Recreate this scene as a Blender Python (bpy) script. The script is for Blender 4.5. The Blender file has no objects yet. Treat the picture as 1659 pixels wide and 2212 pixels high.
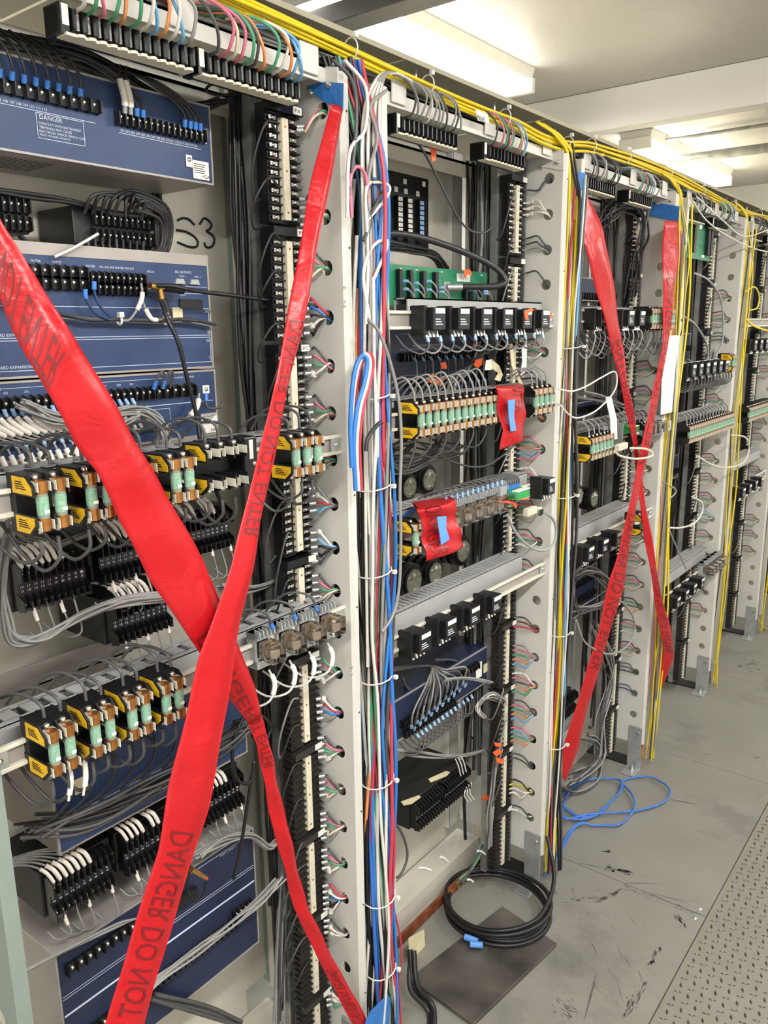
import bpy, bmesh, math, random
from mathutils import Vector, Matrix
import numpy as np
random.seed(7)
R = random.Random(11)
sc = bpy.context.scene
col = sc.collection

# ------------------------------------------------------------------ camera
F_PX, CXP, CYP = 1741.0, 829.5, 1106.0
CAMH = 1.65
vY = np.array([1389.5, 412.0, -F_PX]); vY /= np.linalg.norm(vY)
vZ = -np.array([100.0, -7700.0, -F_PX]); vZ -= vY * (vZ @ vY); vZ /= np.linalg.norm(vZ)
vX = np.cross(vY, vZ)
CM = np.array([vX, vY, vZ])            # world = CM @ camera vector
cam_d = bpy.data.cameras.new('camera'); cam = bpy.data.objects.new('camera', cam_d); col.objects.link(cam)
m4 = Matrix.Identity(4)
for i in range(3):
    for j in range(3): m4[i][j] = CM[i][j]
m4.translation = (0, 0, CAMH)
cam.matrix_world = m4
cam_d.sensor_fit = 'VERTICAL'; cam_d.sensor_height = 24.0; cam_d.lens = 24.0 * F_PX / 2212.0
cam_d.clip_start = 0.02; cam_d.clip_end = 60
sc.camera = cam

def at(px, py, **k):
    """pixel of the photograph -> point on a real plane of the room (x=, y= or z=)"""
    d = CM @ np.array([px - CXP, -(py - CYP), -F_PX]); o = np.array([0, 0, CAMH])
    a = 'xyz'.index(list(k)[0]); t = (list(k.values())[0] - o[a]) / d[a]
    return o + t * d

# ------------------------------------------------------------------ world, exposure
w = bpy.data.worlds.new('world'); sc.world = w; w.use_nodes = True
w.node_tree.nodes['Background'].inputs[0].default_value = (0.9, 0.95, 1.0, 1)
w.node_tree.nodes['Background'].inputs[1].default_value = 0.35
sc.view_settings.view_transform = 'Standard'; sc.view_settings.look = 'None'
sc.view_settings.gamma = 1.0; sc.view_settings.use_curve_mapping = False
sc.view_settings.exposure = 0.12
TUBE_E = 22.0
LAMP_W = 15.0
ROOM = dict(x0=-2.5, x1=1.5, y0=-2.6, y1=5.45, z1=2.56, z2=2.47)

def area_light(name, loc, sx, sy, power, colr=(1, 0.99, 0.975), rot=(0, 0, 0)):
    l = bpy.data.lights.new(name, 'AREA'); l.shape = 'RECTANGLE'; l.size = sx; l.size_y = sy
    l.energy = power; l.color = colr
    o = bpy.data.objects.new(name, l); o.location = loc; o.rotation_euler = rot; col.objects.link(o)
    return o
FIX = [(-1.585, 1.62, 2.85, 1), (-1.43, 3.62, 4.84, 1), (0.35, -1.9, -0.65, 3.8), (0.35, 0.0, 1.25, 2.6), (0.35, 1.95, 3.15, 1.7), (0.35, 4.0, 5.2, 1.5), (-1.585, -0.9, 0.4, 1)]
for i, (fx, fa, fb, pw) in enumerate(FIX):
    area_light('tube_light', (fx, (fa + fb) / 2, 2.462 - (0.09 if fa > 3.3 else 0)), 0.14, fb - fa, LAMP_W * pw)

# ------------------------------------------------------------------ materials
def lin(c):
    c = c / 255.0
    return c / 12.92 if c <= 0.04045 else ((c + 0.055) / 1.055) ** 2.4
def rgb(h): return (lin(int(h[0:2], 16)), lin(int(h[2:4], 16)), lin(int(h[4:6], 16)))
MATS = {}
def mat(name, hexc, rough=0.5, metal=0.0, var=0.08, scale=20.0, bump=0.0, bscale=60.0, emit=0.0, trans=0.0, spec=0.5, stretch=None):
    m = bpy.data.materials.new(name); m.use_nodes = True
    nt = m.node_tree; b = nt.nodes['Principled BSDF']; c = rgb(hexc)
    b.inputs['Roughness'].default_value = rough; b.inputs['Metallic'].default_value = metal
    b.inputs['Specular IOR Level'].default_value = spec
    tc = nt.nodes.new('ShaderNodeTexCoord'); n = nt.nodes.new('ShaderNodeTexNoise')
    n.inputs['Scale'].default_value = scale; n.inputs['Detail'].default_value = 3
    src = tc.outputs['Object']
    if stretch:
        mp = nt.nodes.new('ShaderNodeMapping'); mp.inputs['Scale'].default_value = stretch
        nt.links.new(src, mp.inputs['Vector']); src = mp.outputs['Vector']
    nt.links.new(src, n.inputs['Vector'])
    r = nt.nodes.new('ShaderNodeValToRGB')
    r.color_ramp.elements[0].position = 0.3; r.color_ramp.elements[1].position = 0.7
    r.color_ramp.elements[0].color = tuple(v * (1 - var) for v in c) + (1,)
    r.color_ramp.elements[1].color = tuple(min(1, v * (1 + var)) for v in c) + (1,)
    nt.links.new(n.outputs['Fac'], r.inputs['Fac']); nt.links.new(r.outputs['Color'], b.inputs['Base Color'])
    if bump:
        n2 = nt.nodes.new('ShaderNodeTexNoise'); n2.inputs['Scale'].default_value = bscale
        nt.links.new(src, n2.inputs['Vector'])
        bp = nt.nodes.new('ShaderNodeBump'); bp.inputs['Strength'].default_value = bump; bp.inputs['Distance'].default_value = 0.01
        nt.links.new(n2.outputs['Fac'], bp.inputs['Height']); nt.links.new(bp.outputs['Normal'], b.inputs['Normal'])
    if emit:
        b.inputs['Emission Color'].default_value = c + (1,); b.inputs['Emission Strength'].default_value = emit
    if trans: b.inputs['Transmission Weight'].default_value = trans
    MATS[name] = m
    return m
mat('rack_paint', 'CFCDC6', 0.38, var=0.03, scale=6, bump=0.02, bscale=200)
mat('rack_edge', 'D3D0C2', 0.45, var=0.03)
mat('panel_paint', 'C9C5B8', 0.5, var=0.04, scale=4, bump=0.03, bscale=150)
mat('back_dark', '4A4844', 0.6, var=0.2, scale=5)
mat('green_grey_paint', '7E8A82', 0.5, var=0.04)
mat('black_plastic', '141416', 0.38, var=0.25, scale=40)
mat('black_crinkle', '1D1B1A', 0.55, var=0.3, scale=90, bump=0.12, bscale=500)
mat('barrier_black', '111113', 0.3, var=0.2, scale=60)
mat('dark_rib', '2A2724', 0.42, var=0.2)
mat('screw_steel', 'D8D6D0', 0.22, 0.95, var=0.1)
mat('zinc', 'B7BBBB', 0.32, 0.6, var=0.12, scale=30)
mat('galvanised', '9A9B98', 0.42, 0.7, var=0.25, scale=25)
mat('marker_cream', 'D9D2BC', 0.5, var=0.08, scale=120)
mat('label_white', 'E9E6DE', 0.5, var=0.04, scale=200)
mat('sleeve_white', 'E2DCD2', 0.5, var=0.12, scale=400)
mat('case_steel', 'A39D98', 0.42, 0.25, var=0.06, scale=12)
mat('case_top', '70665E', 0.45, 0.2, var=0.12, scale=14)
mat('face_blue', '2A3D62', 0.42, var=0.10, scale=30, bump=0.05, bscale=600)
mat('face_navy', '1D2744', 0.42, var=0.12, scale=30)
mat('print_white', 'C9D2E2', 0.6, var=0.02)
mat('ink_black', '1A1716', 0.6, var=0.1)
mat('duct_grey', 'A2A2A1', 0.5, var=0.05)
mat('din_cream', 'D9D6C6', 0.4, 0.1, var=0.05)
mat('copper_cap', 'A8723C', 0.3, 0.8, var=0.25, scale=80)
mat('fuse_tube', '7E8272', 0.5, var=0.1)
mat('fuse_label', '7FA58C', 0.5, var=0.25, scale=300)
mat('fuse_yellow', 'E8B71E', 0.45, var=0.15, scale=160)
mat('clear_plastic', 'FFFFFF', 0.06, var=0.0, trans=1.0)
MATS['clear_plastic'].node_tree.nodes['Principled BSDF'].inputs['IOR'].default_value = 1.3
mat('socket_grey', '9A9C9C', 0.45, var=0.06)
mat('relay_inside', '8A7B6C', 0.4, 0.2, var=0.5, scale=120)
mat('pcb_green', '1F7A55', 0.35, var=0.15, scale=60)
mat('terminal_green', '2C9A4B', 0.4, var=0.06)
mat('orange_tag', 'F0622A', 0.5, var=0.06)
mat('cream_plug', 'CFC8B4', 0.45, var=0.05)
mat('cream_tag', 'D6CBA4', 0.6, var=0.1)
mat('lug_blue', '3D7AC8', 0.4, var=0.1)
mat('lug_ice', '8FB2D8', 0.4, var=0.15)
mat('lug_yellow', 'B9B04C', 0.5, var=0.1)
mat('brass', 'C79A5A', 0.25, 0.9, var=0.15)
mat('rust', '9A6A3C', 0.8, var=0.35, scale=60)
mat('brown_bar', '7A3F22', 0.5, 0.2, var=0.4, scale=30)
mat('plate_steel', '57524D', 0.42, 0.35, var=0.55, scale=7, bump=0.05)
mat('wall_paint', 'DDDCD7', 0.6, var=0.02, scale=3)
mat('tray_paint', 'A9A38C', 0.55, var=0.05, scale=5)
mat('strut_dark', '4E4D4A', 0.5, 0.3, var=0.1)
mat('fixture_white', 'E6E5DF', 0.4, var=0.02)
mat('tube_glow', 'FFFAF0', 0.3, emit=TUBE_E, var=0.0)
mat('disc_metal', 'A9AB98', 0.35, 0.6, var=0.2, scale=60)
mat('tie_white', 'DAD8D2', 0.4, var=0.03)
mat('red_dot', 'D04030', 0.4, var=0.05)
mat('white_paper', 'ECEAE6', 0.7, var=0.02)
WIRE = dict(grey='8B8A87', dgrey='4C4B4B', charcoal='2C2B2C', black='161517', white='D9D5CC', cream='DCCFB4', pink='CE6E86',
            green='4E9A74', orange='DE8F58', sky='6EA6D2', blue='2F78C8', navy='25406E', red='C23B4C', yellow='E2C818', brightblue='3D6FC0', purple='5A3F6A', brown='6A4032')
for k, v in WIRE.items(): mat('wire_' + k, v, 0.42, var=0.06, scale=8)
for k in ('lug_blue', 'lug_ice', 'clear_plastic'): pass

def painters_tape():
    m = mat('painters_tape', '2F6FB8', 0.6, var=0.12, scale=40, bump=0.3, bscale=90)
painters_tape()
mat('light_blue_tape', '5D95D8', 0.55, var=0.08, scale=40, bump=0.15, bscale=90)

def danger_tape():
    m = mat('danger_tape', 'C61C24', 0.30, var=0.06, scale=7, bump=0.0)
    nt = m.node_tree; b = nt.nodes['Principled BSDF']
    tc = nt.nodes.new('ShaderNodeTexCoord'); n = nt.nodes.new('ShaderNodeTexNoise'); n.inputs['Scale'].default_value = 14; n.inputs['Detail'].default_value = 5; n.inputs['Distortion'].default_value = 1.2
    bp = nt.nodes.new('ShaderNodeBump'); bp.inputs['Strength'].default_value = 0.32; bp.inputs['Distance'].default_value = 0.012
    nt.links.new(tc.outputs['Object'], n.inputs['Vector']); nt.links.new(n.outputs['Fac'], bp.inputs['Height']); nt.links.new(bp.outputs['Normal'], b.inputs['Normal'])
    tr = nt.nodes.new('ShaderNodeBsdfTranslucent'); tr.inputs['Color'].default_value = (0.9, 0.03, 0.035, 1)
    mx = nt.nodes.new('ShaderNodeMixShader'); mx.inputs[0].default_value = 0.28
    out = nt.nodes['Material Output']
    nt.links.new(b.outputs[0], mx.inputs[1]); nt.links.new(tr.outputs[0], mx.inputs[2]); nt.links.new(mx.outputs[0], out.inputs[0])
    return m
danger_tape()
mat('tape_ink', '701317', 0.4, var=0.05)

def floor_mat():
    m = mat('floor_steel', '807E76', 0.42, var=0.07, scale=5, bump=0.04, bscale=40)
    nt = m.node_tree; b = nt.nodes['Principled BSDF']
    base = b.inputs['Base Color'].links[0].from_socket
    tc = nt.nodes.new('ShaderNodeTexCoord')
    n = nt.nodes.new('ShaderNodeTexNoise'); n.inputs['Scale'].default_value = 2.1; n.inputs['Detail'].default_value = 9; n.inputs['Roughness'].default_value = 0.72
    r = nt.nodes.new('ShaderNodeValToRGB'); r.color_ramp.elements[0].position = 0.52; r.color_ramp.elements[1].position = 0.74
    r.color_ramp.elements[0].color = (0, 0, 0, 1); r.color_ramp.elements[1].color = (0.75, 0.75, 0.75, 1)
    mx = nt.nodes.new('ShaderNodeMix'); mx.data_type = 'RGBA'
    nt.links.new(tc.outputs['Object'], n.inputs['Vector']); nt.links.new(n.outputs['Fac'], r.inputs['Fac'])
    nt.links.new(r.outputs['Color'], mx.inputs[0]); nt.links.new(base, mx.inputs[6]); mx.inputs[7].default_value = (0.07, 0.065, 0.058, 1)
    # fine scratches
    mp = nt.nodes.new('ShaderNodeMapping'); mp.inputs['Scale'].default_value = (3, 34, 1); mp.inputs['Rotation'].default_value = (0, 0, 0.7)
    n2 = nt.nodes.new('ShaderNodeTexNoise'); n2.inputs['Scale'].default_value = 4; n2.inputs['Detail'].default_value = 6
    r2 = nt.nodes.new('ShaderNodeValToRGB'); r2.color_ramp.elements[0].position = 0.66; r2.color_ramp.elements[1].position = 0.72
    r2.color_ramp.elements[1].color = (0.5, 0.5, 0.5, 1)
    nt.links.new(tc.outputs['Object'], mp.inputs['Vector']); nt.links.new(mp.outputs['Vector'], n2.inputs['Vector']); nt.links.new(n2.outputs['Fac'], r2.inputs['Fac'])
    mx2 = nt.nodes.new('ShaderNodeMix'); mx2.data_type = 'RGBA'
    nt.links.new(r2.outputs['Color'], mx2.inputs[0]); nt.links.new(mx.outputs[2], mx2.inputs[6]); mx2.inputs[7].default_value = (0.10, 0.09, 0.08, 1)
    nt.links.new(mx2.outputs[2], b.inputs['Base Color'])
    return m
floor_mat()
mat('worn_lug', '4E4B43', 0.35, 0.2, var=0.25, scale=40)
mat('diamond_steel', '7F7C71', 0.4, var=0.05, scale=6)
mat('ceiling_paint', 'B2B0AA', 0.45, var=0.03, scale=2, bump=0.12, bscale=90)

# ------------------------------------------------------------------ mesh helpers
class MB:
    def __init__(s): s.v = []; s.f = []; s.m = []; s.sm = []
    def add(s, vs, fs, mi=0, smooth=False):
        o = len(s.v); s.v.extend([tuple(map(float, p)) for p in vs])
        for f in fs: s.f.append(tuple(i + o for i in f)); s.m.append(mi); s.sm.append(smooth)
        return s
    def box(s, x0, x1, y0, y1, z0, z1, mi=0):
        v = [(x0, y0, z0), (x1, y0, z0), (x1, y1, z0), (x0, y1, z0), (x0, y0, z1), (x1, y0, z1), (x1, y1, z1), (x0, y1, z1)]
        return s.add(v, [(0, 3, 2, 1), (4, 5, 6, 7), (0, 1, 5, 4), (1, 2, 6, 5), (2, 3, 7, 6), (3, 0, 4, 7)], mi)
    def prism(s, poly, axis, a, b, mi=0):
        """poly: 2D points in the two other axes (cyclic order), extruded along axis from a to b"""
        def P(p, t):
            return {'x': (t, p[0], p[1]), 'y': (p[0], t, p[1]), 'z': (p[0], p[1], t)}[axis]
        n = len(poly); v = [P(p, a) for p in poly] + [P(p, b) for p in poly]
        fs = [tuple(range(n))[::-1], tuple(range(n, 2 * n))] + [(i, (i + 1) % n, (i + 1) % n + n, i + n) for i in range(n)]
        return s.add(v, fs, mi)
    def rod(s, p0, p1, r, n=10, mi=0, r1=None, caps=True, smooth=True):
        p0 = Vector(p0); p1 = Vector(p1); d = (p1 - p0).normalized(); r1 = r if r1 is None else r1
        u = d.orthogonal().normalized(); w_ = d.cross(u)
        v = []
        for p, rr in ((p0, r), (p1, r1)):
            for i in range(n):
                a = 2 * math.pi * i / n; v.append(p + u * math.cos(a) * rr + w_ * math.sin(a) * rr)
        s.add(v, [(i, (i + 1) % n, (i + 1) % n + n, i + n) for i in range(n)], mi, smooth)
        if caps:
            s.add(v[:n], [tuple(range(n))[::-1]], mi); s.add(v[n:], [tuple(range(n))], mi)
        return s
    def dome(s, c, d, r, h, n=8, mi=0):
        c = Vector(c); d = Vector(d).normalized(); u = d.orthogonal().normalized(); w_ = d.cross(u); v = []
        for (rr, hh) in ((1, 0), (0.8, 0.6)):
            for i in range(n):
                a = 2 * math.pi * i / n; v.append(c + u * math.cos(a) * rr * r + w_ * math.sin(a) * rr * r + d * h * hh)
        v.append(c + d * h)
        fs = [(i, (i + 1) % n, (i + 1) % n + n, i + n) for i in range(n)] + [(n + i, n + (i + 1) % n, 2 * n) for i in range(n)]
        return s.add(v, fs, mi, True)
    def tube(s, pts, r, n=6, mi=0, closed=False, rad=None):
        P = [Vector(p) for p in pts]; N = len(P); v = []
        T = [((P[(i + 1) % N] if (closed or i < N - 1) else P[i]) - (P[i - 1] if (closed or i > 0) else P[i])).normalized() for i in range(N)]
        u = T[0].orthogonal().normalized()
        for i in range(N):
            u = (u - T[i] * u.dot(T[i]));
            u = u.normalized() if u.length > 1e-6 else T[i].orthogonal().normalized()
            w_ = T[i].cross(u); rr = rad[i] if rad else r
            for k in range(n):
                a = 2 * math.pi * k / n; v.append(P[i] + u * math.cos(a) * rr + w_ * math.sin(a) * rr)
        fs = []
        for i in range(N if closed else N - 1):
            j = (i + 1) % N
            for k in range(n): fs.append((i * n + k, i * n + (k + 1) % n, j * n + (k + 1) % n, j * n + k))
        s.add(v, fs, mi, True)
        if not closed:
            s.add(v[:n], [tuple(range(n))[::-1]], mi); s.add(v[-n:], [tuple(range(n))], mi)
        return s
    def mesh(s, name, mats):
        me = bpy.data.meshes.new(name); me.from_pydata(s.v, [], s.f)
        for m in (mats if isinstance(mats, (list, tuple)) else [mats]): me.materials.append(MATS[m])
        me.polygons.foreach_set('material_index', s.m); me.polygons.foreach_set('use_smooth', s.sm); me.update()
        return me
    def build(s, name, mats, parent=None, loc=None, bevel=0, label=None):
        o = bpy.data.objects.new(name, s.mesh(name, mats)); col.objects.link(o)
        if parent: o.parent = parent
        if loc is not None: o.location = loc
        if bevel:
            b = o.modifiers.new('bevel', 'BEVEL'); b.width = bevel; b.segments = 2; b.limit_method = 'ANGLE'
        if label: o['label'] = label
        return o
def tag(o, label, cat, group=None, kind=None):
    if label: o['label'] = label
    if cat: o['category'] = cat
    if group: o['group'] = group
    if kind: o['kind'] = kind
    return o
def thing(name, label, cat, loc=(0, 0, 0), group=None, rot=None):
    o = bpy.data.objects.new(name, None); o.empty_display_size = 0.02; col.objects.link(o); o.location = loc
    if rot: o.rotation_euler = rot
    return tag(o, label, cat, group)
def struct(o): o['kind'] = 'structure'; return o
def kids(o): return [c for c in bpy.data.objects if c.parent == o]
KID = {}
def copy_tree(o, loc=None, label=None, group=None, top=True):
    if o not in KID: KID[o] = kids(o)
    c = o.copy(); col.objects.link(c)
    if loc is not None: c.location = loc
    if label: c['label'] = label
    if group: c['group'] = group
    for ch in KID[o]:
        d = copy_tree(ch, top=False); d.parent = c
    return c
ORD = ['first', 'second', 'third', 'fourth', 'fifth', 'sixth', 'seventh', 'eighth', 'ninth', 'tenth', 'eleventh', 'twelfth', 'thirteenth', 'fourteenth', 'fifteenth', 'sixteenth', 'seventeenth', 'eighteenth', 'nineteenth', 'twentieth', 'twenty-first', 'twenty-second', 'twenty-third', 'twenty-fourth', 'twenty-fifth', 'twenty-sixth', 'twenty-seventh', 'twenty-eighth', 'twenty-ninth', 'thirtieth', 'thirty-first', 'thirty-second', 'thirty-third', 'thirty-fourth', 'thirty-fifth', 'thirty-sixth']
BAYN = ['nearest bay', 'second bay', 'third bay', 'fourth bay', 'fifth bay', 'sixth bay']

def spline(pts, sub=6):
    P = [np.array(p, float) for p in pts]
    if len(P) < 3: return P
    P = [2 * P[0] - P[1]] + P + [2 * P[-1] - P[-2]]; out = []
    for i in range(1, len(P) - 2):
        for k in range(sub):
            t = k / sub; a, b, c, d = P[i - 1:i + 3]
            out.append(0.5 * ((2 * b) + (-a + c) * t + (2 * a - 5 * b + 4 * c - d) * t * t + (-a + 3 * b - 3 * c + d) * t ** 3))
    out.append(P[-2]); return out
DEFER = []; FORCE = [False]
def wire(pts, r, colr, label, name='wire', cat='wire', group=None, sleeve=None, lug=None, lugend=None, sub=6, n=6, parent=None, sleeve_mat='sleeve_white'):
    """one wire as one object; optional printed sleeve and crimp lug as parts"""
    if cat == 'wire' and not parent and not FORCE[0]:
        c_ = np.mean([np.array(p, float) for p in pts], axis=0); L_ = sum(float(np.linalg.norm(np.array(a, float) - np.array(b, float))) for a, b in zip(pts[:-1], pts[1:]))
        d_ = float(np.linalg.norm(c_ - np.array([0, 0, CAMH])))
        DEFER.append((L_ * r / d_ ** 2, dict(pts=pts, r=r, colr=colr, label=label, name=name, cat=cat, group=group, sleeve=sleeve, lug=lug, lugend=lugend, sub=sub, n=n, sleeve_mat=sleeve_mat)))
        return None
    S = spline(pts, sub); o = MB().tube(S, r, n).build(name, 'wire_' + colr if not colr.startswith('=') else colr[1:], parent)
    if not parent: tag(o, label, cat, group)
    L = [0.0]
    for i in range(1, len(S)): L.append(L[-1] + float(np.linalg.norm(S[i] - S[i - 1])))
    def cut(a, b):
        out = []
        for q in np.linspace(a, b, 6):
            i = max(1, min(len(L) - 1, next((k for k, x in enumerate(L) if x >= q), len(L) - 1)))
            f = (q - L[i - 1]) / max(1e-9, L[i] - L[i - 1]); out.append(S[i - 1] + (S[i] - S[i - 1]) * min(1, max(0, f)))
        return out
    if sleeve: MB().tube(cut(sleeve[0], min(L[-1], sleeve[1])), r * 2.2, 7).build('marker_sleeve', sleeve_mat, o)
    if lug: MB().tube(cut(0, 0.011), r * 1.7, 7).build('crimp_lug', lug, o)
    if lugend: MB().tube(cut(L[-1] - 0.011, L[-1]), r * 1.7, 7).build('crimp_lug', lugend, o)
    return o
def px(pts, x): return [at(p[0], p[1], x=(p[2] if len(p) > 2 else x)) for p in pts]
def bundle(pts, n, spread, r, colours, lab, group, name='cable', cat='cable', sub=5, wob=0.6, seed=1, flat=1.0):
    """n separate cables following the same route"""
    rr = random.Random(seed); base = [np.array(p, float) for p in pts]
    for k in range(n):
        a = rr.uniform(0, 2 * math.pi); q = spread * math.sqrt(rr.uniform(0.05, 1))
        off = np.array([math.cos(a) * q * flat, math.sin(a) * q * 0.7, math.sin(a) * q * 0.7])
        P = [b + off + np.array([rr.uniform(-1, 1) * flat, rr.uniform(-1, 1), rr.uniform(-1, 1)]) * spread * wob for b in base]
        c = colours[k % len(colours)]
        wire(P, r * rr.uniform(0.85, 1.15), c, lab.format(c={'dgrey': 'dark grey', 'sky': 'pale blue', 'charcoal': 'charcoal', 'brightblue': 'bright blue'}.get(c, c), n=ORD[min(k, 23)]), name, cat, group, sub=sub)
TXT = {}
def text_geo(body):
    if body not in TXT:
        cu = bpy.data.curves.new('t', 'FONT'); cu.body = body; cu.resolution_u = 2
        o = bpy.data.objects.new('t', cu); col.objects.link(o)
        dg = bpy.context.evaluated_depsgraph_get(); me = bpy.data.meshes.new_from_object(o.evaluated_get(dg))
        V = np.array([v.co[:2] for v in me.vertices]) if len(me.vertices) else np.zeros((1, 2)); Fs = [tuple(p.vertices) for p in me.polygons]
        V = V - V.min(0); TXT[body] = (V / np.array([1, 1]), Fs)
        bpy.data.objects.remove(o); bpy.data.meshes.remove(me)
    return TXT[body]
def text_on(body, fn, width, height, mi=0, mb=None):
    """flat lettering mapped by fn(u,v) with u along 0..width and v 0..height"""
    V, Fs = text_geo(body); mx = V.max(0); mb = mb or MB()
    mb.add([fn(p[0] / mx[0] * width, p[1] / mx[1] * height) for p in V], Fs, mi)
    return mb
def text_x(mb, body, x, y, z, h, w_=None, mi=0):
    """lettering on a face that looks along +x"""
    V, Fs = text_geo(body); mx = V.max(0); w_ = w_ or h * mx[0] / max(mx[1], 0.5)
    return text_on(body, lambda u, v: (x, y + u, z + v), w_, h, mi, mb)

# ------------------------------------------------------------------ the setting
r_ = ROOM
fl = MB(); Y1, Y0 = r_['y1'], r_['y0']
seams = [Y0, -0.6, 0.35, 1.25, 2.125, 2.97, 3.85, 4.75, Y1]
for a, b in zip(seams[:-1], seams[1:]): fl.box(r_['x0'], -0.512, a + 0.0012, b - 0.0012, -0.02, 0)
fl.box(r_['x0'], r_['x1'], Y0, Y1, -0.05, -0.018)
struct(fl.build('floor', 'floor_steel'))
# raised-pattern walkway plate, lugs are real raised geometry
dp = MB(); dp.box(-0.509, r_['x1'], Y0, Y1, -0.02, 0.0)
for j in range(int((4.6 - 0.9) / 0.026)):
    for i in range(30):
        x = -0.488 + i * 0.026; y = 0.9 + j * 0.026
        a = (0.0 if (i + j) % 2 else math.pi / 2) + 0.35; c_, s_ = math.cos(a), math.sin(a)
        o = [(x + c_ * u - s_ * v, y + s_ * u + c_ * v, z) for u, v, z in ((-0.0105, 0, 0), (0, -0.0036, 0), (0.0105, 0, 0), (0, 0.0036, 0), (-0.004, 0, 0.0032), (0.004, 0, 0.0032))]
        dp.add(o, [(0, 1, 4), (1, 5, 4), (1, 2, 5), (2, 3, 5), (3, 4, 5), (3, 0, 4)], 1)
tag(struct(dp.build('trim_1', ['diamond_steel', 'worn_lug'])), 'worn grey diamond pattern walkway plate along the aisle', None)
cl = MB().box(r_['x0'], r_['x1'], Y0, 3.27, r_['z1'], r_['z1'] + 0.05)
cl.box(r_['x0'], r_['x1'], 3.30, Y1, r_['z2'], r_['z2'] + 0.05); cl.box(r_['x0'], r_['x1'], 3.2, 3.3, r_['z1'] + 0.03, r_['z1'] + 0.06)
struct(cl.build('ceiling', 'ceiling_paint'))
struct(MB().box(r_['x0'], r_['x1'], 3.26, 3.34, 2.41, r_['z1'] - .001).build('trim_2', 'wall_paint', bevel=0.003))
cr = MB()
for xx in (-1.75, -1.35, -0.95, -0.55): cr.dome((xx, 3.23, r_['z1'] - .0), (0, 0, -1), 0.006, 0.004)
struct(cr.build('trim_3', 'zinc'))
struct(MB().box(r_['x0'] - 0.05, r_['x0'], Y0, Y1, 0, r_['z1']).build('wall_left', 'wall_paint'))
struct(MB().box(r_['x1'], r_['x1'] + 0.05, Y0, Y1, 0, r_['z1']).build('wall_right', 'wall_paint'))
struct(MB().box(r_['x0'], r_['x1'], Y1, Y1 + 0.05, 0, r_['z1']).build('wall_far', 'wall_paint'))
struct(MB().box(r_['x0'], r_['x1'], Y0 - 0.05, Y0, 0, r_['z1']).build('wall_near', 'wall_paint'))

# fluorescent fixtures
def fixture(fx, a, b, label):
    t = thing('fluorescent_light', label, 'light', (fx, a, 2.49 - (0.09 if a > 3.3 else 0)), 'fluorescent lights on the ceiling'); L = b - a
    MB().prism([(-0.075, 0.07), (0.075, 0.07), (0.062, 0.032), (-0.062, 0.032)], 'y', 0, L).build('housing', 'fixture_white', t, bevel=0.002)
    for s in (0, 1):
        y = 0 if s == 0 else L
        MB().box(-0.07, 0.07, y - 0.012, y + 0.012, -0.010, 0.04).build('end_socket', 'fixture_white', t, bevel=0.003)
    for s in (-0.04, 0.04): MB().rod((s, 0.012, 0.008), (s, L - 0.012, 0.008), 0.016, 14).build('tube', 'tube_glow', t)
lb = ['double fluorescent tube light above the nearest racks', 'double fluorescent tube light beyond the ceiling beam', 'double tube light behind the viewer over the aisle', 'double tube light over the near aisle', 'double tube light over the middle aisle', 'double tube light over the far aisle', 'double tube light behind the viewer above the racks']
for (fx, a, b, p), l in zip(FIX, lb): fixture(fx, a, b, l)

# strut across the near end of the light, tray over the racks, conduits
tag(MB().prism([(1.66, 2.385), (1.74, 2.385), (1.74, 2.43), (1.66, 2.43)], 'x', -2.45, 1.45).build('ceiling_strut', 'strut_dark', bevel=0.003), 'dark steel strut crossing above the nearest racks below the ceiling', 'strut')
tag(MB().box(-2.45, 1.45, 1.50, 1.56, 2.40, 2.44).build('ceiling_strut', 'galvanised', bevel=0.003), 'light galvanised strut in front of the dark strut', 'strut')
tag(MB().tube(px([(1300, 372), (1410, 357), (1659, 325)], -1.2) and [(-2.3, 3.99, 2.40), (-1.4, 4.0, 2.40), (1.4, 4.04, 2.40)], 0.021, 12).build('conduit', 'galvanised'), 'thick galvanised conduit crossing the aisle under the second light', 'conduit')
tag(MB().tube([(-1.39, 3.80, 2.45), (-1.2, 3.80, 2.45), (-0.5, 3.79, 2.452), (1.4, 3.78, 2.452)], 0.008, 8).build('conduit', 'galvanised'), 'thin grey conduit running from the end of the second light', 'conduit')
tr = thing('cable_tray', 'long beige sheet metal tray running above the rack tops', 'tray')
for y in np.arange(-0.4, 5.0, 0.595):
    MB().box(-1.50, -1.005, y, y + 0.587, 2.158, 2.162).build('tray_sheet', 'tray_paint', tr)
MB().box(-1.006, -1.002, -0.4, 5.35, 2.154, 2.1635).build('tray_lip', 'tray_paint', tr)
for y in np.arange(0.2, 5.3, 0.31): MB().rod((-1.03, y, 2.135), (-1.03, y, 2.16), 0.003, 6).build('tray_bolt', 'zinc', tr)

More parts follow.
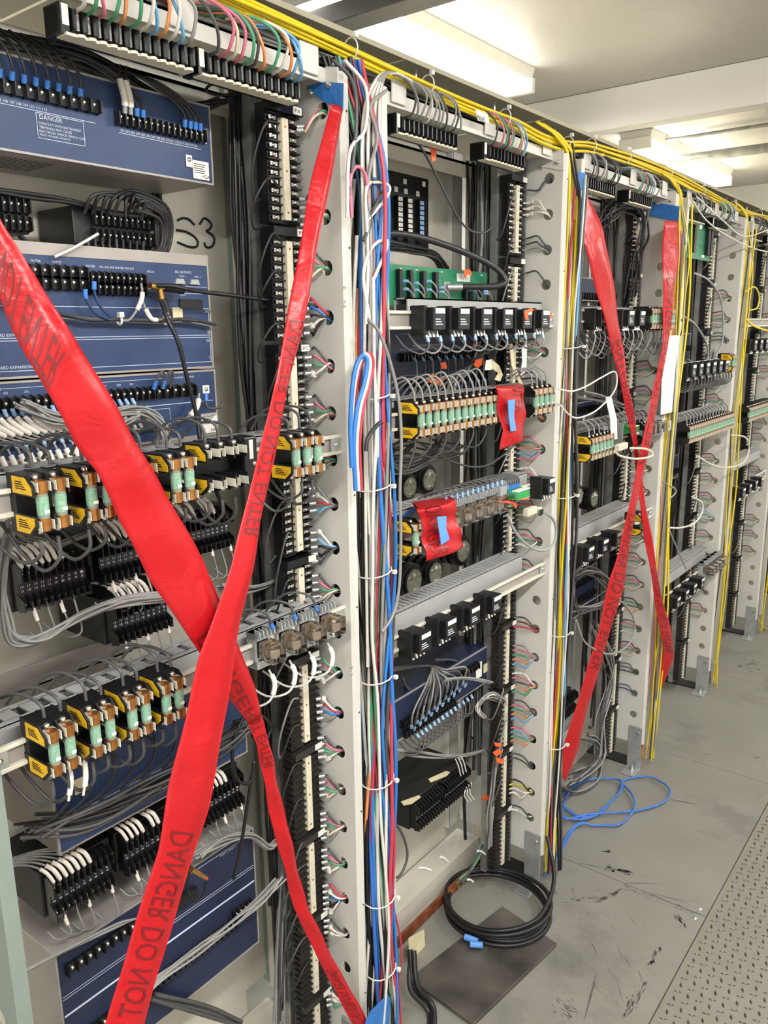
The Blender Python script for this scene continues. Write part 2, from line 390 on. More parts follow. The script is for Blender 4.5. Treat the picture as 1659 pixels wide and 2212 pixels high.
# ------------------------------------------------------------------ rack frames
YR = [1.115, 1.963, 2.79, 3.625, 4.46, 5.295]
YL = [0.404, 1.219, 2.055, 2.895, 3.73, 4.565]
XF, XB, TOP = -0.95, -1.09, 2.07
HOLES = [2.015 - 0.0857 * k for k in range(23)]
def holed_plate(y, x0, x1, z0, z1, hx, hz, r, t=0.002):
    mb = MB(); zs = sorted(hz); edges = [z0] + [(a + b) / 2 for a, b in zip(zs[:-1], zs[1:])] + [z1]; n = 16
    for k, hc in enumerate(zs):
        a, b = edges[k], edges[k + 1]; circ = []; rect = []
        for i in range(n):
            an = 2 * math.pi * i / n + math.pi / n; c, s = math.cos(an), math.sin(an); circ.append((hx + c * r, hc + s * r))
            tx = ((x1 - hx) / c if c > 0 else (x0 - hx) / c); tz = ((b - hc) / s if s > 0 else (a - hc) / s); q = min(tx, tz)
            rect.append((hx + c * q, hc + s * q))
        for yy, fl_ in ((y, 0), (y + t, 1)):
            v = [(p[0], yy, p[1]) for p in circ] + [(p[0], yy, p[1]) for p in rect] + [(x0, yy, a), (x1, yy, a), (x1, yy, b), (x0, yy, b)]
            fs = [(i, (i + 1) % n, (i + 1) % n + n, i + n) for i in range(n)]
            # corner fillers
            for ci, (qx, qz) in enumerate(((x0, a), (x1, a), (x1, b), (x0, b))):
                best = None
                for i in range(n):
                    p, q = rect[i], rect[(i + 1) % n]
                    on = lambda u: (abs(u[0] - qx) < 1e-6, abs(u[1] - qz) < 1e-6)
                    if (on(p)[0] and on(q)[1]) or (on(p)[1] and on(q)[0]): best = i
                if best is not None: fs.append((best + n, (best + 1) % n + n, 2 * n + ci))
            mb.add(v, fs, 0)
        v = [(p[0], y, p[1]) for p in circ] + [(p[0], y + t, p[1]) for p in circ]
        mb.add(v, [(i, (i + 1) % n, (i + 1) % n + n, i + n) for i in range(n)], 0, True)
    return mb
def rack(i):
    yl, yr = YL[i], YR[i]
    t = thing('equipment_rack', ['tall beige open equipment rack nearest the viewer marked S3', 'tall beige open rack with green circuit board, second from the viewer', 'tall beige open rack crossed by the far pair of red tapes', 'tall beige open rack right behind the white paper sheet', 'tall beige open rack, fifth from the viewer', 'tall beige open rack at the far end of the row'][i], 'rack', (-0.95, yr, 0.0), 'equipment racks along the row')
    def b(mb, n, m, bev=0, lab=None):
        mb.v = [(v[0] + 0.95, v[1] - yr, v[2]) for v in mb.v]; return mb.build(n, m, t, bevel=bev, label=lab)
    zb = 0.10
    # right post: web with holes, front flange, rear flange
    mb = holed_plate(yr, XB, XF - 0.006, zb, TOP, -0.993, HOLES, 0.0135)
    mb.prism([(XF, yr + 0.006), (XF - 0.006, yr), (XF - 0.006, yr + 0.003), (XF - 0.003, yr + 0.006), (XF - 0.003, yr + 0.017), (XF, yr + 0.017)], 'z', zb, TOP)
    p = b(mb, 'right_post', 'rack_paint')
    sm = MB()
    for k in range(9): sm.rod((XF + 0.0005, yr + 0.012, 0.25 + k * 0.22), (XF + .001, yr + 0.012, 0.25 + k * 0.22), 0.002, 8)
    sm.v = [(v[0] + 0.95, v[1] - yr, v[2]) for v in sm.v]; sm.build('small_hole', 'black_plastic', p)
    # left post
    mb = holed_plate(yl, XB, XF - 0.003, zb, TOP, -1.0, HOLES, 0.0135)
    mb.box(XF - 0.003, XF, yl, yl + 0.021, zb, TOP)
    b(mb, 'left_post', 'green_grey_paint' if i == 0 else 'rack_edge', 0.0)
    # back panel, rear channel and side sheet
    b(MB().box(-1.262, -1.252, yl, (yr + 0.004 if i == 0 else yr - 0.075), 0.14, 2.10), 'back_panel', 'panel_paint')
    ry = yr + 0.075 if i == 0 else yr
    mb = MB().box(-1.245, -1.235, ry - 0.07, ry - 0.025, 0.12, 2.10)
    mb.box(-1.262, -1.235, ry - 0.073, ry - 0.068, 0.12, 2.10)
    b(mb, 'rear_channel', 'green_grey_paint' if i < 1 else 'rack_paint')
    if i == 0:
        mb = MB().box(-1.205, -1.20, yr - 0.002, yr + 0.095, 0.12, 2.10); mb.box(-1.235, -1.20, yr - 0.002, yr + 0.002, 0.12, 2.1)
        for zz in (1.60, 1.50, 0.62, 0.55): mb.rod((-1.20, yr + 0.012, zz), (-1.188, yr + 0.012, zz), 0.009, 6)
    else: mb = MB().box(-1.235, -1.15, yr - 0.008, yr - 0.003, 0.12, 2.10); mb.box(-1.155, -1.150, yr - .02, yr - 0.003, 0.12, 2.1); mb.box(-1.262, -1.257, yr - .03, yr - .003, 0.12, 2.1)
    b(mb, 'side_sheet', 'panel_paint' if i < 1 else 'rack_paint')
    if i: b(MB().box(-1.17, -1.16, yr + 0.004, yr + 0.095, 0.1, 2.1), 'gutter_back', 'back_dark')
    # top rail and crimped tabs
    mb = MB().box(-0.985, -0.981, yl + 0.02, yr, 2.055, 2.082); mb.box(-1.01, -0.981, yl + 0.02, yr, 2.078, 2.082)
    b(mb, 'top_rail', 'rack_paint')
    b(MB().box(-1.245, -1.16, yl, yr, 2.05, 2.056).box(-1.165, -1.160, yl, yr, 2.02, 2.056), 'rear_top_rail', 'panel_paint')
    for yy in (yl + 0.07, (yl + yr) / 2 + 0.03, yr - 0.07):
        b(MB().box(-0.979, -0.975, yy, yy + 0.045, 2.06, 2.105).box(-0.992, -0.975, yy, yy + 0.045, 2.101, 2.105), 'cable_hook', 'rack_paint', 0.002)
    # corner gusset with two bolts
    mb = MB().prism([(XF - 0.004, 2.075), (-1.0, 2.085), (-1.03, 2.06), (-1.03, 2.05), (XF - 0.012, 2.03), (XF - 0.004, 2.03)], 'y', yr - 0.004, yr - 0.001)
    b(mb, 'corner_gusset', 'rack_paint')
    for (xx, zz) in ((-0.97, 2.05), (-1.012, 2.045)): b(MB().rod((xx, yr - 0.009, zz), (xx, yr - 0.004, zz), 0.0062, 6).rod((xx, yr - 0.012, zz), (xx, yr - 0.009, zz), 0.004, 8), 'bolt', 'screw_steel')
    # foot bracket with base plate and anchor
    mb = MB().box(-1.005, -0.953, yr - 0.006, yr - 0.002, 0.0, 0.17); mb.box(-1.005, -0.953, yr - 0.075, yr - 0.002, 0.0, 0.005)
    b(mb, 'foot_bracket', 'zinc', 0.0015)
    b(MB().rod((-0.975, yr - 0.03, 0.005), (-0.975, yr - 0.03, 0.012), 0.011, 6).rod((-0.975, yr - 0.03, 0.012), (-0.975, yr - 0.03, 0.03), 0.005, 8), 'anchor_bolt', 'screw_steel')
    b(MB().rod((-0.968, yr - 0.01, 0.145), (-0.968, yr - 0.006, 0.145), 0.006, 6), 'bolt', 'screw_steel')
    # floor channel at the foot
    mb = MB().box(-1.25, -1.17, yl, yr + 0.0, 0.0, 0.075); mb.box(-1.262, -1.255, yl, yr - 0.06, 0.075, 0.14)
    b(mb, 'floor_channel', 'panel_paint')
    b(MB().box(-1.17, -0.99, yr - 0.004, yr + 0.06, 0.001, 0.006), 'floor_cutout', 'black_plastic')
    return t
for i in range(6): rack(i)
lbt = thing('rack_lettering', 'hand written black S3 marking on the beige back panel', 'lettering')
STROKES = [[(383, 476), (395, 471), (408, 474), (420, 486)], [(381, 497), (400, 500), (418, 510), (427, 522), (424, 533), (408, 533), (383, 523)],
           [(431, 485), (440, 472), (450, 476), (457, 486), (452, 496), (446, 499), (458, 507), (463, 518), (458, 532), (446, 534), (441, 524)]]
for k, s in enumerate(STROKES): MB().tube(spline(px(s, -1.2505), 5), 0.0021, 6).build('pen_stroke', 'ink_black', lbt)

# ------------------------------------------------------------------ terminal blocks in the posts
def vert_block(far=False, ribbed=False):
    """12 way barrier block, origin at its top middle, looks along +x"""
    t = thing('terminal_block', None, 'terminal block'); H = 0.19; N = 12; p = 0.0143; s = 0.0165
    mb = MB().box(-0.03, -0.006, -0.036, 0.036, -H, 0)
    mb.box(-0.006, 0.008, -0.04, 0.04, -0.014, 0)
    for k in range(N + 1):
        z = -s - k * p
        for sg in (-1, 1):
            if ribbed: mb.prism([(0.002, z), (0.002, z + 0.002), (-0.022, z + 0.006), (-0.022, z + 0.004)], 'y', sg * 0.008, sg * 0.042)
            else: mb.prism([(-0.008, z - .001), (0.001, z - .001), (0.001, z + .001), (-0.008, z + .001)], 'y', sg * 0.009, sg * 0.038)
    mb.build('block_body', 'dark_rib' if ribbed else 'barrier_black', t)
    sc_ = MB()
    for k in range(N):
        z = -s - (k + 0.5) * p
        for sg in (-1, 1):
            sc_.dome((-0.010 if ribbed else -0.002, sg * 0.025, z), (1, 0, 0), 0.0038, 0.004, 7)
            sc_.box(-0.006, -0.004, sg * 0.014, sg * 0.036, z - 0.0035, z + 0.0035)
    if far: sc_.build('terminal_screws', 'screw_steel', t)
    else:
        sm = MB().dome((0.001, 0, 0), (1, 0, 0), 0.0038, 0.004, 7).box(0, 0.0012, -0.008, 0.008, -0.003, 0.003).mesh('terminal_screw', ['screw_steel'])
        for k in range(N):
            for sg in (-1, 1):
                o = bpy.data.objects.new('terminal_screw', sm); col.objects.link(o); o.parent = t; o.location = (-0.012 if ribbed else -0.003, sg * 0.024, -s - (k + 0.5) * p)
    ms = MB().box(-0.006, 0.004, -0.0075, 0.0075, -H + 0.006, -0.022).build('marker_strip', 'marker_cream', t)
    dm = MB()
    for z in (-0.035, -0.105, -0.172): dm.rod((0.004, 0, z), (0.0047, 0, z), 0.0022, 8)
    dm.build('strip_rivet', 'brass', ms)
    MB().box(0.008, 0.0095, 0.016, 0.036, -0.013, -0.001).build('name_tag', 'label_white', t)
    return t
protos = {(f, r): vert_block(f, r) for f in (False, True) for r in (False, True)}; usedp = set()
BZ = [2.02 - 0.1967 * k for k in range(10)]
BNAME = ['PA', 'PB', 'PC']
BX = [-1.030] + [-1.052] * 5
for i in range(6):
    for k, z in enumerate(BZ):
        rib = (k >= 5) if i < 2 else (k >= 7)
        lab = f"{'ribbed dark' if rib else 'black'} terminal block, {ORD[k]} from the top of the column in the {BAYN[i]}"
        loc = (BX[i], YR[i] - 0.058, z)
        key = (i > 1, rib)
        if key not in usedp: usedp.add(key); copy_tree_src = protos[key]; kids_now = KID.setdefault(copy_tree_src, kids(copy_tree_src)); [KID.setdefault(c, kids(c)) for c in kids_now]; o = copy_tree_src; o.location = loc
        else: o = copy_tree(protos[key], loc)
        o['label'] = lab; o['group'] = 'terminal blocks in the ' + BAYN[i]
        if i == 0 and k < 3:
            mb = MB(); text_x(mb, BNAME[k], 0.0098, 0.019, -0.0105, 0.0065, 0.0135); mb.build('lettering', 'ink_black', o)
for i in range(6):
    o = MB().box(-1.10, -1.082, YR[i] - (0.105 if i else 0.085), YR[i] - 0.012, 0.05, 2.05).box(-1.084, -1.05, YR[i] - 0.014, YR[i] - 0.010, 0.05, 2.08).build('mounting_channel', 'galvanised')
    tag(o, f'narrow steel channel carrying the terminal blocks in the {BAYN[i]}', 'channel', 'steel channels behind the terminal blocks')

# wire fans between blocks and post holes
FAN = [['dgrey', 'pink', 'green', 'cream'], ['dgrey', 'pink', 'green', 'cream', 'grey'], ['dgrey', 'pink', 'green', 'white']]
CN = {'dgrey': 'dark grey', 'sky': 'pale blue', 'cream': 'cream'}
def fans(i, step, rr):
    yr = YR[i]
    hz = [h for h in HOLES if 0.15 < h]
    for k, h in enumerate(hz):
        if k in step.get('skip', ()): continue
        cols = step.get(k) or FAN[k % 3]
        z0 = h + 0.018 if k else h + 0.0
        for j, c in enumerate(cols):
            z = z0 + 0.012 - j * 0.0143; z = min(z, 1.99)
            bx = BX[i] + 0.002; p0 = (bx, yr - 0.028, z); bul = rr.uniform(0.008, 0.02)
            side = abs(z - h)
            P = [p0, (bx + 0.010, yr - 0.016, z + 0.001), (-1.012, yr - 0.014 - bul * 0.5, z + (0.004 if z > h else -0.003)), (-0.999 + rr.uniform(-.003, .004), yr - 0.010 - bul * 0.4, (z + h) / 2 + 0.002), (-0.993 + rr.uniform(-.004, .004), yr + 0.001, h + rr.uniform(-0.005, 0.005)), (-1.0, yr + 0.03, h - 0.01)]
            wire(P, 0.0024 if i < 2 else 0.0023, c, f"{CN.get(c, c)} wire, {ORD[j]} into post hole {k + 1} from the top, {BAYN[i]}".replace(f'post hole {k + 1}', f'the {ORD[k]} post hole'), 'wire', 'wire', f'wires entering the post holes of the {BAYN[i]}', sub=4, n=5,
                 sleeve=(0.012, 0.03) if c == 'white' and i < 2 else None, lug='zinc' if i == 0 else None)
fans(0, {'skip': (1, 20), 4: ['red', 'blue', 'charcoal', 'white', 'black'], 8: ['grey', 'white', 'red', 'sky'], 9: ['white', 'sky', 'black', 'black', 'dgrey'], 12: ['green', 'pink', 'charcoal', 'white'], 13: ['white', 'red', 'blue', 'grey'], 18: ['red', 'white', 'blue', 'black', 'white'], 19: ['dgrey', 'white', 'white'], 21: ['black', 'white', 'white', 'green'], 17: ['dgrey', 'pink', 'green', 'white']}, random.Random(3))
fans(1, {'skip': (4, 13), 0: ['dgrey', 'dgrey'], 1: ['white', 'white', 'white'], 2: ['dgrey', 'dgrey', 'grey'], 3: ['dgrey'], 6: ['dgrey', 'charcoal', 'green'], 7: ['dgrey', 'orange', 'grey'], 8: ['pink', 'green', 'orange', 'sky', 'pink'], 9: ['white', 'pink', 'green', 'orange', 'navy'], 14: ['dgrey', 'brown', 'red'], 15: ['grey', 'pink', 'green', 'orange', 'sky'], 16: ['white', 'pink', 'dgrey', 'orange', 'green'], 17: ['dgrey', 'pink', 'green', 'orange', 'sky'], 18: ['pink', 'sky', 'green', 'orange'], 19: ['dgrey', 'dgrey'], 20: ['charcoal', 'yellow', 'white', 'white'], 21: ['dgrey', 'white']}, random.Random(4))
fans(2, {'skip': (0, 1, 2, 3, 5, 12, 21), 4: ['dgrey', 'pink', 'green', 'cream', 'dgrey'], 19: ['dgrey', 'dgrey', 'charcoal'], 16: ['charcoal', 'green', 'dgrey', 'orange'], 20: ['dgrey', 'navy']}, random.Random(5))
fans(3, {'skip': (0, 1, 2, 6, 10, 20, 21), 18: ['dgrey', 'dgrey'], 14: ['sky', 'green', 'white', 'grey'], 5: ['dgrey', 'dgrey', 'dgrey']}, random.Random(6))
fans(4, {'skip': (0, 1, 3, 5, 8, 12, 15, 19, 20, 21)}, random.Random(7))
# loops on the left of the blocks
rr = random.Random(21)
for i in range(5):
    n = (22, 18, 12, 8, 5)[i]
    for k in range(n):
        z = 1.98 - k * (1.7 / n) - rr.uniform(0, 0.03); y = YR[i] - 0.088; d = rr.uniform(0.05, 0.14); o_ = rr.uniform(0.02, 0.045) if i else rr.uniform(0.025, 0.05)
        P = [(BX[i] + .002, y + 0.008, z), (BX[i] + 0.016, y - o_ * 0.5, z + 0.006), (BX[i] + 0.010, y - o_, z - d * 0.35), (-1.065, y - o_ * 0.8, z - d * 0.9), (-1.09, y - 0.012, z - d)]
        if i == 0: bx = BX[0]; P = [(bx + .002, y + 0.010, z), (bx + 0.014, y - o_ * 0.5, z + 0.009), (bx + 0.010, y - o_, z - d * 0.25), (bx - 0.004, y - o_ * 1.05, z - d * 0.65), (bx - 0.018, y - o_ * 0.7, z - d), (bx - 0.03, y + 0.005, z - d * 0.9)]
        c = 'charcoal' if (i == 0 and z > 1.45) else rr.choice(['dgrey', 'charcoal', 'grey'])
        wire(P, 0.0021, c, f"{CN.get(c, c)} looped wire, {ORD[k]} down the left of the terminal column, {BAYN[i]}", 'wire', 'wire', f'loops left of the terminal column in the {BAYN[i]}', sub=4, n=5)
# trunks behind the columns
for i in range(5):
    y = YR[i] - 0.085
    n = (12, 12, 9, 7, 5)[i]
    for k in range(n):
        yy = (YR[i] - 0.088 + rr.uniform(-0.012, 0.02)) if i == 0 else y - rr.uniform(-0.03, 0.035); xx = (-1.10 - rr.uniform(0, 0.025)) if i == 0 else -1.12 - rr.uniform(0, 0.04)
        P = [(xx + rr.uniform(-.01, .01), yy + rr.uniform(-0.012, 0.012), z) for z in np.linspace(2.06, rr.uniform(0.1, 0.5), 9)]
        c = ['charcoal', 'black', 'charcoal', 'dgrey', 'grey'][k % 5] if i != 0 else ['black', 'charcoal', 'black', 'charcoal'][k % 4]
        wire(P, 0.0035 if k % 3 else 0.005, c, f"{CN.get(c, c)} vertical cable, {ORD[k]} in the trunk behind the terminals, {BAYN[i]}", 'cable', 'cable', f'trunk cables in the {BAYN[i]}', sub=4, n=5)
# gutter bundles between the racks
GC = [['white', 'brightblue', 'red', 'black', 'white', 'blue', 'black', 'red', 'grey', 'blue', 'white', 'black', 'green', 'red', 'orange', 'blue', 'white', 'black', 'grey', 'pink', 'charcoal', 'white', 'grey', 'dgrey', 'white', 'red', 'blue', 'black', 'white', 'sky', 'red', 'black', 'white', 'green'],
      ['white', 'black', 'sky', 'grey', 'red', 'black', 'white', 'charcoal', 'grey', 'yellow', 'black', 'white', 'yellow', 'dgrey', 'grey', 'black'],
      ['yellow', 'yellow', 'grey', 'yellow', 'dgrey', 'yellow', 'pink', 'yellow'], ['yellow', 'dgrey', 'yellow', 'grey', 'yellow'], ['yellow', 'grey', 'yellow', 'dgrey']]
for g, cs in enumerate(GC):
    y0, y1 = YR[g] + 0.021, YL[g + 1] - 0.003
    for k, c in enumerate(cs):
        top = rr.uniform(1.9, 2.09) if g else (2.08 if k % 2 else rr.uniform(1.55, 2.0)); n = 14
        yc = y0 + (y1 - y0) * (0.15 + 0.7 * ((k * 0.381) % 1)); xc = -0.922 - 0.05 * ((k * 0.618) % 1)
        if g == 0 and 18 <= k < 24: yc = y0 + (y1 - y0) * rr.uniform(0.6, 0.95)
        P = []; a = rr.uniform(0, 6); ph = rr.uniform(0, 6)
        zz = np.linspace(top, 0.02 if g else -0.01, n)
        for q, z in enumerate(zz):
            pinch = 0.8 + 0.25 * math.sin(z * 12)
            P.append((xc + 0.007 * math.sin(a + z * 5), min(y1 - 0.004, max(y0 + 0.004, (y0 + y1) / 2 + (yc - (y0 + y1) / 2) * pinch + (0.017 if g == 0 else 0.010) * math.sin(ph + z * (4.5 + (k % 4))))), z))
        if top > 2.05: P[0] = (xc - 0.03, P[0][1] - 0.03, 2.1)
        wire(P, (0.0040 if g == 0 else 0.0032) * rr.uniform(0.8, 1.15), c, f"{CN.get(c, c.replace('brightblue', 'bright blue'))} vertical cable, {ORD[k]} in the gutter right of the {BAYN[g]}", 'cable', 'cable', f'gutter cables right of the {BAYN[g]}', sub=5)
def tie(p, a, b, label, axis='z', r=0.0016):
    """cable tie: a flat loop with its head"""
    t = thing('cable_tie', label, 'cable tie', p, 'white cable ties'); P = []
    for k in range(14):
        q = 2 * math.pi * k / 14; u, v = math.cos(q) * a, math.sin(q) * b
        P.append({'z': (u, v, 0.15 * v), 'y': (u, 0, v), 'x': (0, u, v)}[axis])
    MB().tube(P, r, 5, closed=True).build('strap', 'tie_white', t)
    hp = {'z': (a + 0.003, b * 0.5, 0), 'y': (a * .7, 0, b + 0.002), 'x': (0, a + 0.003, 0)}[axis]
    MB().box(hp[0] - 0.004, hp[0] + 0.004, hp[1] - 0.004, hp[1] + 0.004, hp[2] - 0.004, hp[2] + 0.004).build('tie_head', 'tie_white', t, bevel=0.001)
for k in range(10):
    yy = YR[0] + 0.022 + 0.0075 * k
    wire([(-0.995 - 0.012 * (k % 3), yy + 0.004 * math.sin(k * 2 + z_ * 6), z_) for z_ in np.linspace(2.08, 0.02, 10)], 0.0045, ['black', 'charcoal', 'black', 'dgrey', 'black'][k % 5], f"dark vertical cable deep in the first gutter behind the coloured ones, {ORD[k]}", 'cable', 'cable', 'dark cables deep in the first gutter', sub=4)
for k, z in enumerate((1.53, 1.36, 1.19, 0.97, 0.74, 0.46, 0.28, 0.55)): 
    if k < 7: tie((-0.948, (YR[0] + YL[1]) / 2 + 0.012, z), 0.034, 0.036, f"white cable tie, {ORD[k]} from the top around the red and blue gutter bundle")
for k, z in enumerate((1.6, 1.2, 0.8, 0.45)): tie((-0.948, (YR[1] + YL[2]) / 2 + 0.008, z), 0.032, 0.030, f"white cable tie, {ORD[k]} from the top in the gutter right of the second bay")

# ------------------------------------------------------------------ cables along the rack tops
rr = random.Random(31)
def zy(y): return 2.118 - 0.012 * math.sin((y - 1.2) * 3.4) - (0.012 if 1.85 < y < 2.1 else 0)
for k in range(7):
    P = []
    a = rr.uniform(0, 6)
    for y in np.arange(0.45, 5.4, 0.13): P.append((-0.972 - 0.005 * (k % 3) + 0.004 * math.sin(a + y * 4), y, zy(y) - 0.0035 + 0.0058 * (k // 2) - 0.008 + 0.006 * math.sin(a + y * 2.3)))
    wire(P, 0.0036, 'yellow', f"yellow network cable along the rack tops, {ORD[k]} in the bundle from the bottom", 'cable', 'cable', 'yellow cables along the rack tops', sub=3)
for k in range(16):
    P = []; a = rr.uniform(0, 6); x0 = -0.995 - 0.075 * rr.random(); z0 = 2.088 + 0.026 * rr.random()
    for y in np.arange(0.45, 5.4, 0.17): P.append((x0 + 0.006 * math.sin(a + y * 4.1), y, z0 + 0.006 * math.sin(a + y * 5.3)))
    c = ['grey', 'dgrey', 'grey', 'dgrey', 'grey', 'white'][k % 6]
    wire(P, 0.0038, c, f"{CN.get(c, c)} cable lying along the rack tops behind the yellow bundle, {ORD[k]} of the run", 'cable', 'cable', 'grey cables along the rack tops', sub=3)
for k, y in enumerate((1.17, 1.40, 1.70, 2.02, 2.16, 2.40, 2.75, 3.1, 3.5, 3.9)): tie((-0.974, y, zy(y)), 0.016, 0.018, f"white cable tie, {ORD[k]} from the left on the yellow bundle", 'y', 0.0015)
# yellow cables that drop into the gutters
for k, (yy, zb) in enumerate(((2.00, 0.9), (2.03, 1.1), (1.995, 1.3), (2.02, 1.2), (2.84, 0.4), (2.83, 0.5), (2.85, 0.35), (2.86, 0.45), (3.67, 0.35), (3.68, 0.5), (3.66, 0.4))):
    P = [(-0.965, yy - 0.16, 2.12), (-0.96, yy - 0.06, 2.10), (-0.956, yy, 2.03), (-0.96, yy + 0.004 * (k % 3), 1.7), (-0.965, yy + 0.006, 1.4), (-0.975, yy - 0.004, zb)]
    wire(P, 0.0034, 'yellow', f"yellow cable dropping into the gutter right of the {BAYN[1 if yy < 2.4 else (2 if yy < 3 else 3)]}, {ORD[k]} of the drops", 'cable', 'cable', 'yellow drop cables')

# horizontal terminal blocks under the top rail, with the arched wires
def top_block(n):
    t = thing('top_terminal_block', None, 'terminal block'); p = 0.0155; L = n * p + 0.02
    mb = MB().box(-0.03, 0.0, 0, L, -0.022, 0.010); mb.box(-0.03, 0.006, 0, 0.012, -0.024, 0.012)
    for k in range(n + 1): mb.prism([(0.0, -0.020), (0.014, -0.018), (0.014, 0.004), (0.0, 0.010)], 'y', 0.014 + k * p, 0.0175 + k * p)
    mb.build('block_body', 'barrier_black', t)
    s = MB()
    for k in range(n): s.box(0.0, 0.004, 0.0205 + k * p, 0.0275 + k * p, -0.016, 0.004); s.dome((0.004, 0.024 + k * p, 0.006), (1, 0, 0.6), 0.0035, 0.004, 7)
    s.build('terminal_plates', 'screw_steel', t)
    s = MB().box(-0.012, 0.010, 0.004, L - 0.004, -0.026, -0.0225)
    for k in range(n): s.rod((0.010, 0.024 + k * p, -0.0262), (0.010, 0.024 + k * p, -0.0226), 0.006, 8)
    s.build('marker_strip', 'marker_cream', t)
    MB().box(0.0061, 0.0072, 0.002, 0.011, -0.014, 0.010).build('name_tag', 'label_white', t)
    return t
tb12 = top_block(12); tb10 = top_block(10); used12 = used10 = False
ARC = {0: ['white', 'green', 'pink', 'green', 'orange', 'green', 'white', 'sky', 'orange', 'white', 'sky', 'grey'], 1: ['dgrey', 'pink', 'cream', 'pink', 'green', 'dgrey', 'orange', 'green', 'white', 'orange', 'sky', 'sky']}
for i in range(5):
    ys = [(0.63, 12), (0.845, 12)] if i == 0 else ([(YL[i] + 0.10, 12), (YL[i] + 0.42, 10)])
    for q, (y, n) in enumerate(ys):
        if n == 12: o = copy_tree(tb12, None) if used12 else tb12; used12 = True
        else: o = copy_tree(tb10, None) if used10 else tb10; used10 = True
        o.location = (-0.995, y, 2.038); o['label'] = f"black terminal block under the top rail, {'left' if q == 0 else 'right'} one of two in the {BAYN[i]}"; o['group'] = 'terminal blocks under the top rails'
        for k in range(n):
            yy = y + 0.024 + k * 0.0155
            if i == 0: c = ARC[q][k]
            elif q == 0: c = 'white' if k == 4 else rr.choice(['grey', 'dgrey', 'grey'])
            elif i == 1: c = ['dgrey', 'pink', 'green', 'dgrey', 'pink', 'green', 'grey', 'orange', 'sky', 'white'][k]
            else: c = ['grey', 'green', 'white', 'pink', 'green', 'dgrey', 'grey', 'white', 'sky', 'grey'][k]
            b = rr.uniform(-0.008, 0.008); f = 0.020 + rr.uniform(0, 0.018) + (0.012 if i == 0 else 0)
            P = [(-0.989, yy, 2.044), (-0.989 + f * 0.7, yy - 0.008, 2.047 + b * 0.3), (-0.985 + f, yy - 0.020 + b, 2.075 + b), (-0.985 + f * 0.6, yy - 0.045, 2.102), (-1.0, yy - 0.085, 2.104), (-1.015, yy - 0.13, 2.098)]
            wire(P, 0.0025 if i == 0 else 0.0021, c, f"{CN.get(c, c)} wire arching over the {'left' if q == 0 else 'right'} top block, {ORD[k]} terminal, {BAYN[i]}", 'wire', 'wire', f'arched wires on the top blocks of the {BAYN[i]}', sub=5, n=6)

# ------------------------------------------------------------------ rails and ducts
def din_rail(i, z, y0=None, y1=None, label=''):
    y0 = y0 if y0 is not None else YL[i] + 0.012; y1 = y1 if y1 is not None else YR[i] + 0.004
    t = thing('mounting_rail', label, 'rail', (-0.972, y0, z), 'mounting rails'); L = y1 - y0
    mb = MB().box(-0.006, -0.003, 0, L, -0.013, 0.013)
    mb.build('rail_web', 'case_steel', t)
    MB().box(-0.004, 0.0035, 0, L, 0.012, 0.018).box(-0.004, 0.0035, 0, L, -0.018, -0.012).build('rail_lips', 'din_cream', t, bevel=0.0008)
    for y in (0.006, L - 0.03):
        b = MB().box(-0.002, 0.002, y, y + 0.024, -0.014, 0.014).build('end_bracket', 'zinc', t, bevel=0.001)
        MB().dome((0.002, y + 0.012, 0), (1, 0, 0), 0.005, 0.004).build('bracket_screw', 'screw_steel', b)
    return t
def duct(y0, y1, z, label, x=-1.0, h=0.045, d=0.05, slots=True, matn='duct_grey', pitch=0.0125):
    t = thing('wire_duct', label, 'wire duct', (x, y0, z), 'grey wire ducts'); L = y1 - y0
    mb = MB().box(-0.003, 0, 0, L, -h, 0); mb.box(-d, -d + 0.003, 0, L, -h, 0); mb.box(-d, 0, 0, L, -h, -h + 0.002)
    mb.box(-d, -d * 0.84, 0, L, -0.002, 0.001); mb.box(-d * 0.2, 0, 0, L, -0.002, 0.001)
    if slots:
        y = 0
        while y < L - pitch * 0.5: mb.box(-d * 0.86, -d * 0.18, y, min(L, y + pitch * 0.62), -0.002, 0.001); y += pitch
    else: mb.box(-d, 0, 0, L, -0.002, 0.001)
    mb.build('duct_channel', matn, t)
    MB().box(-d + 0.004, -0.004, 0.003, L - 0.003, -h + 0.003, -h * 0.35).build('wires_inside', 'wire_charcoal', t)
    return t

